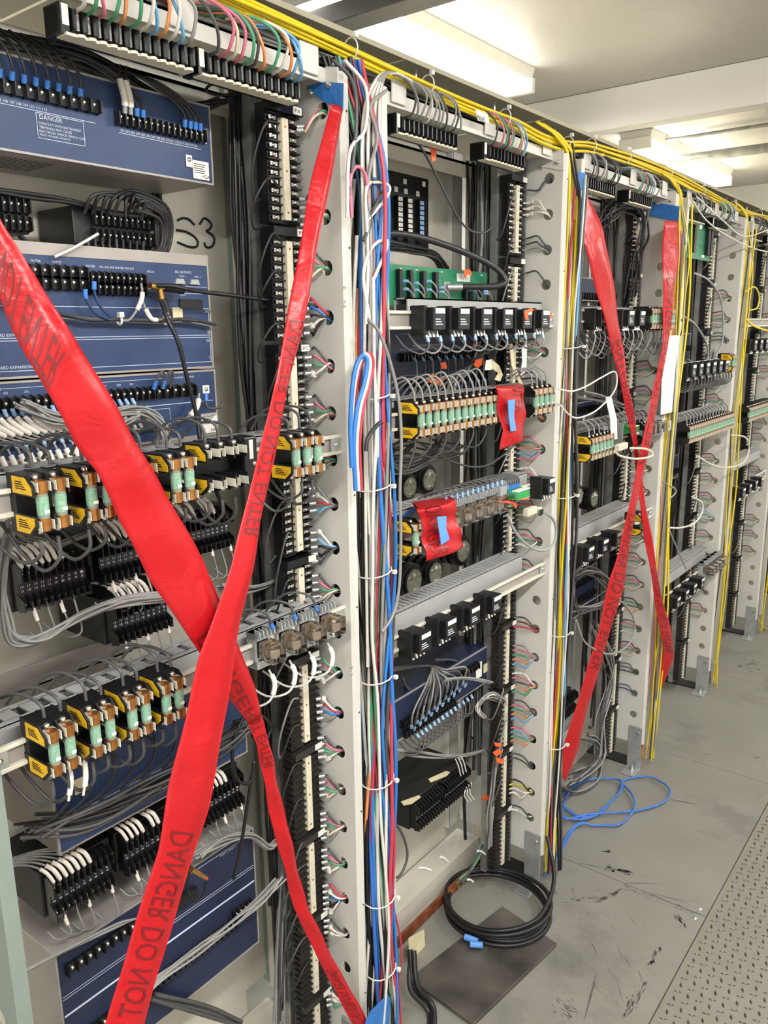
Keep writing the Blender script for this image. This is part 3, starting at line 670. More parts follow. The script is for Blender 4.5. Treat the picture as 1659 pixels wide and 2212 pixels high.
# fuse holders
def fuse_block(poles, pitch, fused=True, side=True, h=0.074):
    t = thing('fuse_holder', None, 'fuse holder'); W = poles * pitch; hh = h / 2
    mb = MB().box(-0.012, 0.004, 0, W, -0.016, 0.016)
    for sg in (-1, 1):
        mb.box(-0.012, 0.032, 0.002, W - 0.002, sg * hh - (0.022 if sg > 0 else 0), sg * hh + (0.022 if sg < 0 else 0))
        for k in range(poles + 1):
            y = min(W - 0.0015, k * pitch); z0, z1 = (0.012, hh + 0.001) if sg > 0 else (-hh - 0.001, -0.012)
            za, zb_ = (z1, z0) if sg > 0 else (z0, z1)
            mb.prism([(-0.012, za), (0.034, za), (0.049, za - sg * 0.013), (0.049, zb_), (-0.012, zb_)], 'y', y - 0.001, y + 0.0015)
    mb.build('holder_body', 'black_plastic', t)
    if side:
        for sg in (-1, 1):
            za = sg * (hh - 0.002)
            MB().prism([(0.002, za), (0.032, za), (0.046, za - sg * 0.012), (0.046, sg * 0.014), (0.002, sg * 0.014)], 'y', -0.0016, -0.0011).build('yellow_label', 'fuse_yellow', t)
            mb = MB()
            for q in range(4): mb.box(0.010, 0.034 - 0.003 * q, -0.0021, -0.0017, sg * 0.024 - 0.004 + q * 0.0028, sg * 0.024 - 0.0028 + q * 0.0028)
            mb.build('label_print', 'ink_black', t)
    fr = min(0.0078, pitch * 0.33); cw = fr + 0.0009
    cm = {sg: MB().prism([(0.030, -cw), (0.030, cw), (0.053, cw), (0.053, cw - 0.0008), (0.032, cw - 0.0008), (0.032, -cw + 0.0008), (0.053, -cw + 0.0008), (0.053, -cw)], 'z', min(sg * 0.018, sg * 0.030), max(sg * 0.018, sg * 0.030)).mesh('spring_clip', ['din_cream']) for sg in (-1, 1)}
    sm_ = {sg: MB().dome((0.033, 0, sg * (hh - 0.003)), (1, 0, sg * 0.5), 0.0046, 0.0045, 8).mesh('terminal_screw', ['screw_steel']) for sg in (-1, 1)}
    for k in range(poles):
        for sg in (-1, 1):
            for nm, me in (('spring_clip', cm[sg]), ('terminal_screw', sm_[sg])):
                o = bpy.data.objects.new(nm, me); col.objects.link(o); o.parent = t; o.location = (0, (k + 0.5) * pitch, 0)
    if fused:
        for k in range(poles):
            y = (k + 0.5) * pitch
            X = 0.0445
            f = MB().rod((X, y, -0.018), (X, y, 0.018), fr * 0.92, 12).build('fuse', 'fuse_tube', t)
            for sg in (-1, 1): MB().rod((X, y, sg * 0.0155), (X, y, sg * 0.031), fr, 12).build('end_cap', 'copper_cap', f)
            MB().rod((X, y, -0.0115), (X, y, 0.0115), fr * 0.97, 12).build('paper_label', 'fuse_label', f)
            mb = MB().box(X + fr * 0.9, X + fr + 0.0004, y - fr * .35, y + fr * 0.5, -0.009, -0.005)
            mb.build('printed_lines', 'label_white', f)
    return t
PT = {}
def put(proto_key, make, loc, label, group):
    if proto_key in PT: o = copy_tree(PT[proto_key], loc)
    else: o = make(); PT[proto_key] = o; o.location = loc; KID.clear()
    o['label'] = label; o['group'] = group; return o
P1 = 0.0238
g1 = 'fuse holders on the upper rail of the nearest bay'
FX = -0.965
for k, (y, n, f, dsc) in enumerate([(0.490, 2, 1, 'leftmost'), (0.557, 2, 1, 'second from the left'), (0.622, 2, 1, 'partly behind the wide red tape'), (0.690, 2, 1, 'just right of the wide red tape')]):
    put(('f', n, f), lambda: fuse_block(n, P1, bool(f)), (FX, y, 1.446), f"fuse holder with copper fuses on the upper rail, {dsc}", g1)
put(('f', 3, 0), lambda: fuse_block(3, 0.0262, False), (FX, 0.757, 1.452), 'three pole fuse holder with empty metal clips, between the two red tapes', g1)
t = thing('fuse_holder', 'black fuse holder with barcode label beside the empty clips', 'fuse holder', (FX, 0.846, 1.455), g1)
MB().box(-0.01, 0.030, 0, 0.028, -0.035, 0.035).build('holder_body', 'black_plastic', t, bevel=0.003); MB().box(0.0302, 0.031, 0.010, 0.018, 0.0, 0.03).build('barcode_label', 'label_white', t); MB().dome((0.03, 0.020, -0.008), (1, 0, 0), 0.004, 0.003).build('screw', 'screw_steel', t)
put(('f', 3, 1), lambda: fuse_block(3, 0.0262, True), (FX, 0.932, 1.447), 'three pole fuse holder with fuses right of the long red tape', g1)
for k, y in enumerate((0.470, 0.530, 0.588, 0.646)):
    put(('g', 2, 1), lambda: fuse_block(2, 0.0225, True), (FX, y, 1.124), f"two pole fuse holder on the middle rail of the nearest bay, {ORD[k]} from the left", 'fuse holders on the middle rail of the nearest bay')
din_rail(0, 1.446, label='cream mounting rail carrying the upper fuse holders in the nearest bay')
din_rail(0, 1.115, label='cream mounting rail carrying the middle fuse holders in the nearest bay')
duct(0.41, 1.03, 1.478, 'grey slotted wire duct behind the upper fuses in the nearest bay', pitch=0.035)
duct(0.43, 1.09, 1.146, 'grey slotted wire duct behind the middle fuses in the nearest bay', pitch=0.035)
# fuse jumper wires
rr = random.Random(41)
def fuse_wires(ys, z, h, colr, lab, grp, up=0.03, dn=0.04):
    for k, y in enumerate(ys):
        u = up * rr.uniform(0.8, 1.3)
        wire([(FX + 0.030, y, z + h), (FX + 0.027, y - 0.002, z + h + u * 0.7), (FX - 0.005, y - 0.010, z + h + u), (FX - 0.035, y - 0.022, z + h + u * 0.7), (FX - 0.055, y - 0.03, z + h - 0.004)], 0.0023, colr, lab.format(ORD[k % 24], 'above'), 'wire', 'wire', grp, sub=4)
        d = dn * rr.uniform(0.7, 1.3)
        wire([(FX + 0.030, y, z - h), (FX + 0.028, y, z - h - d * 0.6), (FX + 0.0, y - 0.008, z - h - d), (FX - 0.03, y - 0.02, z - h - d * 0.5), (FX - 0.05, y - 0.03, z - h + 0.01)], 0.0026, colr, lab.format(ORD[k % 24], 'below'), 'wire', 'wire', grp, sub=4)
ys = [b_ + P1 * q for b_ in (0.490, 0.557, 0.622, 0.690) for q in (.5, 1.5)] + [0.770, 0.796, 0.822, 0.945, 0.971, 0.997]
fuse_wires(ys, 1.446, 0.045, 'dgrey', 'dark grey wire looping {1} the {0} fuse pole of the upper rail, nearest bay', 'loops on the upper fuses')
fuse_wires([y + q for y in (0.470, 0.530, 0.588, 0.646) for q in (0.011, 0.034)], 1.124, 0.045, 'dgrey', 'dark grey wire looping {1} the {0} fuse pole of the middle rail, nearest bay', 'loops on the middle fuses')

# plug-in clear relays
def clear_relay(wd=0.036):
    t = thing('clear_relay', None, 'relay')
    b = MB().box(-0.02, 0.0, 0, wd, -0.030, 0.030); b.box(-0.02, 0.006, 0, wd, 0.018, 0.030); b.box(-0.02, 0.004, 0, wd, -0.034, -0.020)
    for k in range(5): b.prism([(0.0, 0.022), (0.014, 0.024), (0.012, 0.036), (0.0, 0.038)], 'y', k * wd / 4.2, k * wd / 4.2 + 0.002)
    b.build('socket', 'socket_grey', t)
    MB().box(0.0, 0.042, 0.003, wd - 0.003, -0.018, 0.016).build('clear_cover', 'clear_plastic', t, bevel=0.003)
    MB().box(0.002, 0.014, 0.007, wd - 0.007, -0.014, 0.012).box(0.014, 0.030, 0.011, wd - 0.011, -0.011, 0.004).build('relay_core', 'relay_inside', t, bevel=0.002)
    MB().rod((0.022, 0.012, 0.009), (0.022, wd - 0.012, 0.009), 0.0026, 8).build('contact', 'brass', t)
    return t
for k in range(4):
    put('cr', clear_relay, (-0.962, 0.872 + k * 0.052, 1.122), f"clear covered plug in relay in grey socket, {ORD[k]} from the left in the nearest bay", 'clear relays in the nearest bay')
for k in range(6):
    put('cr', clear_relay, (-0.962, 1.432 + k * 0.048, 1.243), f"clear plug in relay on the third rail, {ORD[k]} from the left, second bay", 'clear relays in the second bay')
for k in range(3): wire([(-0.945, 0.90 + 0.055 * k, 1.158), (-0.95, 0.885 + 0.055 * k, 1.19), (-0.985, 0.86 + 0.055 * k, 1.192), (-1.02, 0.84 + 0.055 * k, 1.155)], 0.0022, 'dgrey', f"dark grey wire with blue lug above the clear relays, {ORD[k]} from the left", group='wires above the clear relays', lug='lug_blue')
for k in range(4): wire([(-0.95, 0.89 + 0.05 * k, 1.085), (-0.94, 0.893 + 0.05 * k, 1.06), (-0.945, 0.88 + 0.05 * k, 1.03), (-0.98, 0.86 + 0.05 * k, 1.02), (-1.03, 0.85 + .05 * k, 1.04)], 0.0021, 'white', f"white sleeved wire hanging under the clear relays, {ORD[k]} from the left", group='wires below the clear relays', sleeve=(0.01, 0.045))

# small black relays
def black_relay(wd=0.055, lab=True):
    t = thing('black_relay', None, 'relay')
    MB().box(-0.01, 0.040, 0.012, wd, -0.020, 0.024).build('relay_case', 'black_plastic', t, bevel=0.002)
    MB().box(-0.01, 0.026, 0, 0.012, -0.030, 0.028).build('terminal_ear', 'black_plastic', t, bevel=0.002)
    MB().box(0.0402, 0.0408, 0.018, wd - 0.004, 0.012, 0.022).build('white_label', 'label_white', t)
    mb = MB()
    for q in range(3): mb.box(0.0402, 0.0406, 0.018, wd - 0.012 - 0.004 * q, -0.010 + q * 0.005, -0.008 + q * 0.005)
    mb.build('printed_lines', 'print_white', t)
    s = MB()
    for q in range(4): s.rod((0.020, 0.010 + q * 0.013, -0.022), (0.024, 0.010 + q * 0.013, -0.034), 0.0032, 7)
    s.build('terminal_screws', 'screw_steel', t)
    return t
for k in range(6): put('br', black_relay, (-0.962, 1.335 + k * 0.092, 1.668), f"white labelled black relay on the top rail, second bay, {ORD[k]} from the left", 'black relays on the top rail of the second bay')
for k in range(4): put('br', black_relay, (-0.962, 1.285 + k * 0.10, 1.000), f"small dusty black relay on the lower rail of the second bay, {ORD[k]} from the left", 'black relays on the lower rail of the second bay')

# ------------------------------------------------------------------ boxes with terminals
def strip(mb, sm, y0, y1, z, n, h=0.018, d=0.014):
    p = (y1 - y0) / n; mb.box(0, 0.006, y0, y1, z - h / 2, z + h / 2)
    for k in range(n + 1): mb.prism([(0.0, z - h / 2 - 0.002), (d, z - h / 2), (d, z + h / 2 - 0.002), (0.0, z + h / 2 + 0.002)], 'y', y0 + k * p - 0.0008, y0 + k * p + 0.0012)
    for k in range(n): sm.dome((0.006, y0 + (k + .5) * p, z + 0.001), (1, 0, 0.1), min(0.0042, p * 0.36), 0.005, 7)
def relay_box(label, y0, y1, z0, z1, xf=-1.10, xb=-1.245, face='face_blue', case='case_steel', strips=(), texts=(), lines=(), group='blue relay boxes', name='relay_unit', rot=0):
    t = thing(name, label, 'relay unit', (xf, y0, z0), group); W, H = y1 - y0, z1 - z0
    MB().box(xb - xf, -0.002, 0, W, 0, H).build('case', case, t, bevel=0.0015)
    MB().box(-0.002, 0.0, 0.003, W - 0.003, 0.003, H - 0.003).build('face_plate', face, t)
    MB().box(-.003, 0.0012, 0, W, 0, 0.003).box(-.003, 0.0012, 0, W, H - 0.003, H).box(-.003, 0.0012, W - 0.003, W, 0.003, H - 0.003).box(-.003, 0.0012, 0, 0.003, 0.003, H - 0.003).build('edge_trim', 'case_steel', t)
    for (a, b, z, n) in strips:
        mb, sm = MB(), MB(); strip(mb, sm, a - y0, b - y0, z - z0, n); s = mb.build('terminal_strip', 'barrier_black', t); sm.build('terminal_screws', 'screw_steel', s)
    if texts or lines:
        mb = MB()
        for (s, y, z, h) in texts: text_x(mb, s, 0.0006, y - y0, z - z0, h)
        for (a, b, z, th) in lines: mb.box(0.0002, 0.0006, a - y0, b - y0, z - z0, z - z0 + th)
        mb.build('lettering', 'print_white', t)
    return t
# upper blue box of the nearest bay
u1 = relay_box('blue faced relay unit at the top left of the nearest bay, DANGER label at left', 0.47, 0.958, 1.888, 2.010,
    strips=[(0.49, 0.745, 1.968, 16), (0.775, 0.938, 1.960, 15)],
    texts=[('DANGER', 0.655, 1.937, 0.006), ('CONTACT WITH INSTRUMENT', 0.653, 1.930, 0.0032), ('TERMINALS MAY CAUSE', 0.653, 1.925, 0.0032), ('ELECTRICAL SHOCK WHICH CAN', 0.653, 1.920, 0.0032), ('RESULT IN INJURY OR DEATH', 0.653, 1.915, 0.0032),
           ('201 202 203 204 205 206 207 208 209 210 211 212 213 214 215 216', 0.783, 1.9425, 0.0036), ('101 102 103 104 105 106 107 108 109 110 111 112', 0.56, 1.9485, 0.0036), ('PORT 1', 0.943, 1.972, 0.003), ('GRD', 0.926, 1.915, 0.003), ('E17', 0.926, 1.910, 0.003)],
    lines=[(0.78, 0.936, 1.940, 0.0007), (0.56, 0.742, 1.946, 0.0007), (0.650, 0.722, 1.912, 0.0007), (0.650, 0.722, 1.944, 0.0007), (0.650, 0.6507, 1.912, 0.032), (0.7213, 0.722, 1.912, 0.032)])
MB().box(0.001, 0.0018, 0.445, 0.478, 0.006, 0.034).build('rating_label', 'label_white', u1)
mb = MB(); text_x(mb, 'rGA', 0.0021, 0.464, 0.008, 0.006)
for q in range(5): mb.box(0.0019, 0.0022, 0.447, 0.470 - 0.002 * (q % 3), 0.028 - q * 0.0032, 0.029 - q * 0.0032)
mb.build('rating_print', 'ink_black', u1)
sp = MB().box(0.001, 0.0018, 0.432, 0.444, 0.022, 0.040).build('ground_plate', 'label_white', u1); MB().dome((0.002, 0.438, 0.033), (1, 0, 0), 0.004, 0.003).build('ground_screw', 'screw_steel', sp)
MB().box(0.0, 0.004, 0.464, 0.475, 0.062, 0.072).build('port_socket', 'zinc', u1)
mb = MB()
for a in range(12):
    for b in range(9): mb.box(-0.11 + b * 0.009, -0.107 + b * 0.009, 0.13 + a * 0.008, 0.134 + a * 0.008, -0.0006, 0.0)
mb.build('vent_slots', 'black_plastic', u1)
# middle triple height blue unit
u2 = relay_box('tall blue faced relay unit in the middle of the nearest bay with serial ports', 0.455, 0.935, 1.590, 1.775,
    strips=[(0.585, 0.70, 1.736, 8), (0.705, 0.80, 1.730, 9), (0.585, 0.70, 1.721, 8), (0.705, 0.80, 1.716, 9)],
    texts=[('OUT05', 0.585, 1.748, 0.0034), ('OUT06', 0.62, 1.748, 0.0034), ('OUT07', 0.652, 1.748, 0.0034), ('OUT08', 0.705, 1.745, 0.0034), ('IN1 IN2 IN3 IN4 IN5 IN6 IN7', 0.728, 1.745, 0.0034), ('IRIG-B', 0.812, 1.742, 0.0034), ('EIA-232 PORTS', 0.866, 1.744, 0.0036), ('PORT 2', 0.874, 1.738, 0.0028), ('PORT 3', 0.905, 1.738, 0.0028), ('PORT 1', 0.873, 1.708, 0.0028),
           ('INTERFACE BOARD EXPANSION SLOT', 0.52, 1.647, 0.0042), ('INTERFACE BOARD EXPANSION SLOT', 0.52, 1.6035, 0.0042), ('200', 0.922, 1.682, 0.004), ('300', 0.922, 1.634, 0.004), ('B', 0.926, 1.648, 0.0045), ('C', 0.926, 1.605, 0.0045)],
    lines=[(0.46, 0.93, 1.688, 0.0008), (0.46, 0.93, 1.6445, 0.0008), (0.46, 0.93, 1.641, 0.0008), (0.46, 0.93, 1.600, 0.0008), (0.93, 0.9307, 1.600, 0.041), (0.93, 0.9307, 1.6445, 0.044), (0.865, 0.93, 1.712, 0.0006), (0.865, 0.93, 1.723, 0.0006)])
MB().box(0.0, 0.001, 0.003, 0.477, 0.168, 0.182).build('bare_top_strip', 'case_steel', u2)
MB().box(0.001, 0.003, 0.415, 0.462, 0.098, 0.113).build('port_cover', 'black_plastic', u2)
for y in (0.418, 0.448): MB().prism([(y - 0.010, 0.137), (y + 0.010, 0.137), (y + 0.007, 0.145), (y - 0.007, 0.145)], 'x', 0.0, 0.004).build('serial_port', 'zinc', u2)
MB().box(0.001, 0.0015, 0.40, 0.420, 0.080, 0.100).build('tie_pad', 'cream_tag', u2)
# lower double unit
u3 = relay_box('blue faced relay unit with white sleeved wires in the nearest bay, marked HA', 0.455, 0.937, 1.475, 1.587,
    strips=[(0.47, 0.80, 1.556, 28), (0.805, 0.885, 1.556, 5), (0.455, 0.66, 1.512, 18), (0.665, 0.73, 1.519, 6)],
    texts=[('DANGER', 0.535, 1.5752, 0.004), ('Z01', 0.53, 1.570, 0.003), ('Z02', 0.56, 1.570, 0.003), ('Z03', 0.59, 1.570, 0.003), ('Z04', 0.63, 1.570, 0.003), ('Z07', 0.715, 1.570, 0.003), ('Z08', 0.74, 1.570, 0.003), ('Z09', 0.763, 1.570, 0.003), ('MONITOR', 0.85, 1.5755, 0.0028), ('POWER', 0.877, 1.5755, 0.0028)],
    lines=[(0.53, 0.836, 1.577, 0.0006), (0.76, 0.836, 1.528, 0.0006), (0.836, 0.8366, 1.495, 0.033), (0.46, 0.93, 1.534, 0.001)])
MB().box(0.001, 0.0018, 0.445, 0.480, 0.004, 0.038).build('rating_label', 'label_white', u3)
mb = MB(); text_x(mb, 'HA', 0.0021, 0.465, 0.006, 0.006)
for q in range(5): mb.box(0.0019, 0.0022, 0.448, 0.474 - 0.004 * (q % 3), 0.032 - q * 0.003, 0.033 - q * 0.003)
mb.build('rating_print', 'ink_black', u3)
sp = MB().box(0.001, 0.0018, 0.452, 0.466, 0.072, 0.086).build('ground_plate', 'label_white', u3); MB().dome((0.002, 0.459, 0.079), (1, 0, 0), 0.004, 0.003).build('ground_screw', 'screw_steel', sp)
# unit behind the middle fuses, and the lowest unit
u4 = relay_box('wide grey cased relay unit with blue face under the middle fuse rail', 0.545, 0.93, 0.875, 1.046, xf=-1.062, strips=[], lines=[(0.56, 0.91, 0.93, 0.0008)], case='case_top')
MB().box(0.001, 0.0016, 0.035, 0.058, 0.085, 0.11).build('tie_pad', 'cream_tag', u4)
tag(MB().box(-1.249, -1.21, 0.41, 0.80, 1.085, 1.09).box(-1.215, -1.21, 0.41, 0.80, 1.085, 1.125).build('shelf_bracket', 'case_steel', bevel=0.001), 'bare metal shelf strip behind the middle fuse duct, nearest bay', 'shelf')
u5 = relay_box('large dark blue faced relay unit at the bottom of the nearest bay', 0.525, 0.945, 0.44, 0.702, xf=-1.075, face='face_navy', case='case_steel',
    strips=[(0.54, 0.70, 0.668, 10), (0.66, 0.88, 0.53, 18), (0.54, 0.66, 0.53, 8), (0.88, 0.925, 0.545, 4)], lines=[(0.53, 0.94, 0.583, 0.0035), (0.53, 0.94, 0.62, 0.0007), (0.53, 0.94, 0.615, 0.0007), (0.72, 0.93, 0.690, 0.0007)], texts=[('PORT 2  PORT 3', 0.86, 0.684, 0.004)])
MB().box(0.001, 0.012, 0.20, 0.27, 0.205, 0.225).build('port_cover', 'black_plastic', u5)
# second bay units
v1 = relay_box('dark blue relay unit behind the tagged cables in the second bay', 1.45, 1.93, 1.488, 1.652, xf=-1.12, face='face_navy', case='face_navy', strips=[(1.50, 1.905, 1.588, 30), (1.52, 1.85, 1.525, 28)], lines=[(1.5, 1.91, 1.605, 0.0006), (1.5, 1.91, 1.545, 0.0006), (1.5, 1.91, 1.64, 0.0006)], texts=[('OUT1 OUT2 OUT3 OUT4 OUT5 OUT6', 1.55, 1.61, 0.005)])
v2 = relay_box('dark blue relay unit with a dusty top low in the second bay', 1.30, 1.885, 0.665, 0.775, xf=-1.09, face='face_navy', case='face_navy', strips=[(1.45, 1.70, 0.705, 20), (1.46, 1.68, 0.675, 18), (1.72, 1.80, 0.74, 6)])
MB().box(0.001, 0.0018, 0.50, 0.53, 0.03, 0.075).build('rating_label', 'label_white', v2); MB().box(0.001, 0.003, 0.54, 0.575, 0.035, 0.06).build('tie_pad', 'cream_tag', v2)
# third and fourth bays
relay_box('blue relay unit high in the third bay behind the red tape', 2.23, 2.66, 1.73, 1.80, xf=-1.1, face='face_navy', case='face_navy', strips=[(2.25, 2.66, 1.745, 22), (2.25, 2.6, 1.70, 16)])
relay_box('navy relay unit at mid height in the third bay', 2.20, 2.62, 1.36, 1.41, xf=-1.12, face='face_navy', case='face_navy', strips=[(2.25, 2.6, 1.385, 20)])
relay_box('navy relay unit under the lower duct in the third bay', 2.20, 2.68, 0.66, 0.82, xf=-1.12, face='face_navy', case='black_crinkle', strips=[(2.25, 2.65, 0.78, 20), (2.25, 2.65, 0.72, 20)])
relay_box('blue relay unit behind the hanging cables in the fourth bay', 3.05, 3.50, 1.50, 1.62, xf=-1.1, face='face_navy', case='face_navy', strips=[(3.08, 3.48, 1.56, 24)])
relay_box('grey blue relay unit at mid height in the fourth bay', 3.05, 3.45, 1.02, 1.12, xf=-1.1, face='face_navy', case='case_top', strips=[(3.08, 3.44, 1.05, 24)])
relay_box('blue relay unit in the fifth bay', 3.9, 4.30, 1.50, 1.62, xf=-1.1, face='face_navy', case='face_navy', strips=[(3.92, 4.28, 1.56, 24)])
relay_box('grey box with small connector high in the fifth bay', 3.85, 4.28, 1.76, 1.86, xf=-1.1, face='duct_grey', case='duct_grey')

# black 20 way test blocks in the nearest bay
def test_block(wd=0.105, hh=0.075, depth=0.15):
    t = thing('terminal_relay', None, 'relay')
    MB().box(-depth, -0.018, -0.004, wd + 0.014, -0.004, hh - 0.002).build('case', 'black_crinkle', t, bevel=0.002)
    mb = MB().box(-0.018, 0.0, 0, wd, 0.002, hh - 0.006); sm = MB(); n = 10; p = wd / n
    for (z0, z1) in ((hh * 0.55, hh), (-0.002, hh * 0.36)):
        for k in range(n + 1): mb.prism([(-0.004, z0), (0.014, z0 + 0.004), (0.014, z1 - 0.010), (-0.004, z1)], 'y', k * p - 0.001, k * p + 0.001)
        for k in range(n): sm.dome((0.0, (k + .5) * p, (z0 + z1) / 2 - 0.002), (1, 0, 0), 0.0036, 0.007, 7)
    mb.build('terminal_body', 'barrier_black', t); sm.build('terminal_screws', 'screw_steel', t)
    mb = MB()
    for k in range(n): text_x(mb, str(19 - 2 * k), 0.0006, (k + .25) * p, hh * 0.46, 0.0036, 0.0048); text_x(mb, str(20 - 2 * k), 0.0006, (k + .25) * p, hh * 0.38, 0.0036, 0.0048)
    mb.build('terminal_numbers', 'print_white', t)
    return t
tb_spots = [(0.542, 1.262, 'leftmost of the upper row'), (0.672, 1.270, 'second in the upper row'), (0.83, 1.275, 'right end of the upper row'), (0.685, 1.165, 'lone one under the upper row'),
            (0.535, 0.757, 'leftmost of the lower row'), (0.667, 0.757, 'second in the lower row'), (0.82, 0.762, 'right end of the lower row')]
gb = 'black twenty terminal relays'
rr = random.Random(51)
for q, (y, z, d) in enumerate(tb_spots):
    put('tb', test_block, (-1.085, y, z), f"black twenty terminal relay, {d}, in the nearest bay", gb)
    for k in range(10):
        if (k * 7 + q) % 10 in (3,): continue
        yy = y + (k + .5) * 0.0105
        if k < 7:
            wire([(-1.083, yy, z + 0.058), (-1.078, yy - 0.001, z + 0.068), (-1.082, yy - 0.012, z + 0.092), (-1.10, yy - 0.03 - 0.02 * (k / 10), z + 0.105), (-1.13, yy - 0.05 - 0.03 * (k / 10), z + 0.100), (-1.16, y - 0.06, z + 0.095)], 0.0016, 'grey', f"white sleeved wire above the {ORD[k]} terminal, black relay {d}", group='sleeved wires above the black relays', sleeve=(0.010, 0.046), sub=4)
        if k % 2 == 1:
            dd = rr.uniform(0.03, 0.055)
            wire([(-1.083, yy, z + 0.012), (-1.075, yy, z - 0.008), (-1.07, yy + 0.003, z - dd), (-1.085, yy - 0.012, z - dd - 0.008), (-1.10, yy - 0.02, z - dd + 0.004)], 0.0016, 'grey', f"grey wire below the {ORD[k]} terminal, black relay {d}", group='sleeved wires below the black relays', sleeve=(0.008, 0.026) if k % 4 == 1 else None, sub=4)

# terminal blocks on the S3 panel with their black coil
def panel_block(y0, y1, z0, z1, n, label):
    t = thing('terminal_block', label, 'terminal block', (-1.15, y0, z0), 'terminal blocks beside the S3 marking'); W, H = y1 - y0, z1 - z0
    MB().box(-0.095, 0.0, 0, W, 0, H).build('block_body', 'black_plastic', t, bevel=0.002)
    mb, sm = MB(), MB()
    for zz in (0.27, 0.73):
        a = MB(); b = MB(); strip(a, b, W * 0.22, W - 0.002, H * zz, n, 0.020, 0.014)
        mb.v, mb.f, mb.m, mb.sm = mb.v + a.v, mb.f + [tuple(i + len(mb.v) for i in f) for f in a.f], mb.m + a.m, mb.sm + a.sm
        sm.v, sm.f, sm.m, sm.sm = sm.v + b.v, sm.f + [tuple(i + len(sm.v) for i in f) for f in b.f], sm.m + b.m, sm.sm + b.sm
    mb.build('terminal_rows', 'barrier_black', t); sm.build('terminal_screws', 'screw_steel', t)
panel_block(0.722, 0.862, 1.782, 1.838, 10, 'black double row terminal block wired with a black coil left of S3')
panel_block(0.545, 0.652, 1.790, 1.842, 8, 'black double row terminal block at the left edge under the top unit')
rr = random.Random(61)
for k in range(9):
    a = rr.uniform(0.032, 0.05); b = a * 1.1; cy, cz = 0.838 + rr.uniform(-.006, .008), 1.812 + rr.uniform(-.008, .008)
    P = [(-1.135 + rr.uniform(-.01, .012), 0.735 + k * 0.0125, 1.826), (-1.12, 0.745 + k * 0.011, 1.852), (-1.13, cy - 0.02, cz + b), (-1.125, cy + a * 0.7, cz + b * 0.7), (-1.13, cy + a, cz), (-1.13, cy + a * 0.6, cz - b * 0.8), (-1.12, cy - 0.03, cz - b), (-1.13, 0.74 + k * 0.011, 1.775), (-1.135, 0.735 + k * 0.0125, 1.792)]
    c = 'black' if k % 4 else 'charcoal'
    wire(P, 0.0028, c, f"black looped wire of the coil beside the S3 marking, {ORD[k]} from the left terminal", group='coiled wires beside S3', sub=5)
bundle(px([(-20, 412), (70, 425), (160, 440), (260, 465), (345, 465)], -1.14), 3, 0.004, 0.003, ['black'], 'black wire running from the left edge to the S3 coil, {n} strand', 'wires to the S3 coil', wob=0.5)
wire(px([(118, 555), (160, 535), (212, 505)], -1.09), 0.0022, '=tie_white', 'pale cable tie tail pointing up at the terminal block', 'cable_tie', 'cable tie')
bundle(px([(40, 510), (70, 540), (118, 552), (220, 560), (330, 558)], -1.13), 2, 0.003, 0.0025, ['black'], 'black wire sagging below the left terminal block, {n} strand', 'wires under the panel blocks')
# trunk of black cable behind the S3 panel edge
bundle([(-1.24, 0.945, 1.9), (-1.24, 0.943, 1.83), (-1.24, 0.94, 1.76)], 4, 0.010, 0.004, ['black'], 'thick black cable behind the S3 coil, {n} strand', 'black trunk behind S3', wob=0.3)

# wires on the top blue unit
rr = random.Random(71)
for k in range(14):
    y = 0.50 + k * 0.0165
    wire([(-1.09, y, 1.975), (-1.082, y - 0.003, 1.995), (-1.09, y - 0.012, 2.02), (-1.12, y - 0.03, 2.045)], 0.0022, 'charcoal', f"charcoal wire with blue lug, {ORD[k]} from the left on the top blue unit", group='lugged wires on the top blue unit', lug='lug_blue', sub=4)
for k in range(8):
    y = (0.785, 0.795, 0.806, 0.817, 0.895, 0.906, 0.916, 0.926)[k]
    if k < 2: P = [(-1.088, y, 1.966), (-1.082, y - 0.003, 1.985), (-1.085, y - 0.007, 2.012), (-1.09, y - 0.0, 2.03), (-1.12, y + 0.02, 2.035)]
    else: P = [(-1.088, y, 1.966), (-1.082, y - 0.006, 1.985), (-1.088, y - 0.03, 2.005), (-1.10, y - 0.07, 2.025), (-1.12, y - 0.11, 2.035)]
    wire(P, 0.0022, 'charcoal', f"{'white sleeved' if k < 2 else 'charcoal'} wire on the right strip of the top blue unit, {ORD[k]} from the left", group='wires on the right strip of the top blue unit', sleeve=(0.01, 0.045) if k < 2 else None, lug='zinc' if k < 2 else 'lug_blue', sub=4)
bundle([(-1.14, 0.45, 2.05), (-1.13, 0.6, 2.03), (-1.13, 0.75, 2.035), (-1.13, 0.9, 2.0), (-1.12, 1.0, 2.03)], 6, 0.012, 0.004, ['charcoal', 'black', 'dgrey'], 'dark cable running above the top blue unit, {n} strand', 'dark cables above the top blue unit', wob=0.8)
wire(px([(640, 180), (560, 185), (470, 180), (445, 195), (470, 205), (520, 200), (560, 180), (600, 160)], -1.06), 0.0022, 'black', 'black wire loop drooping below the top right terminal block of the nearest bay')

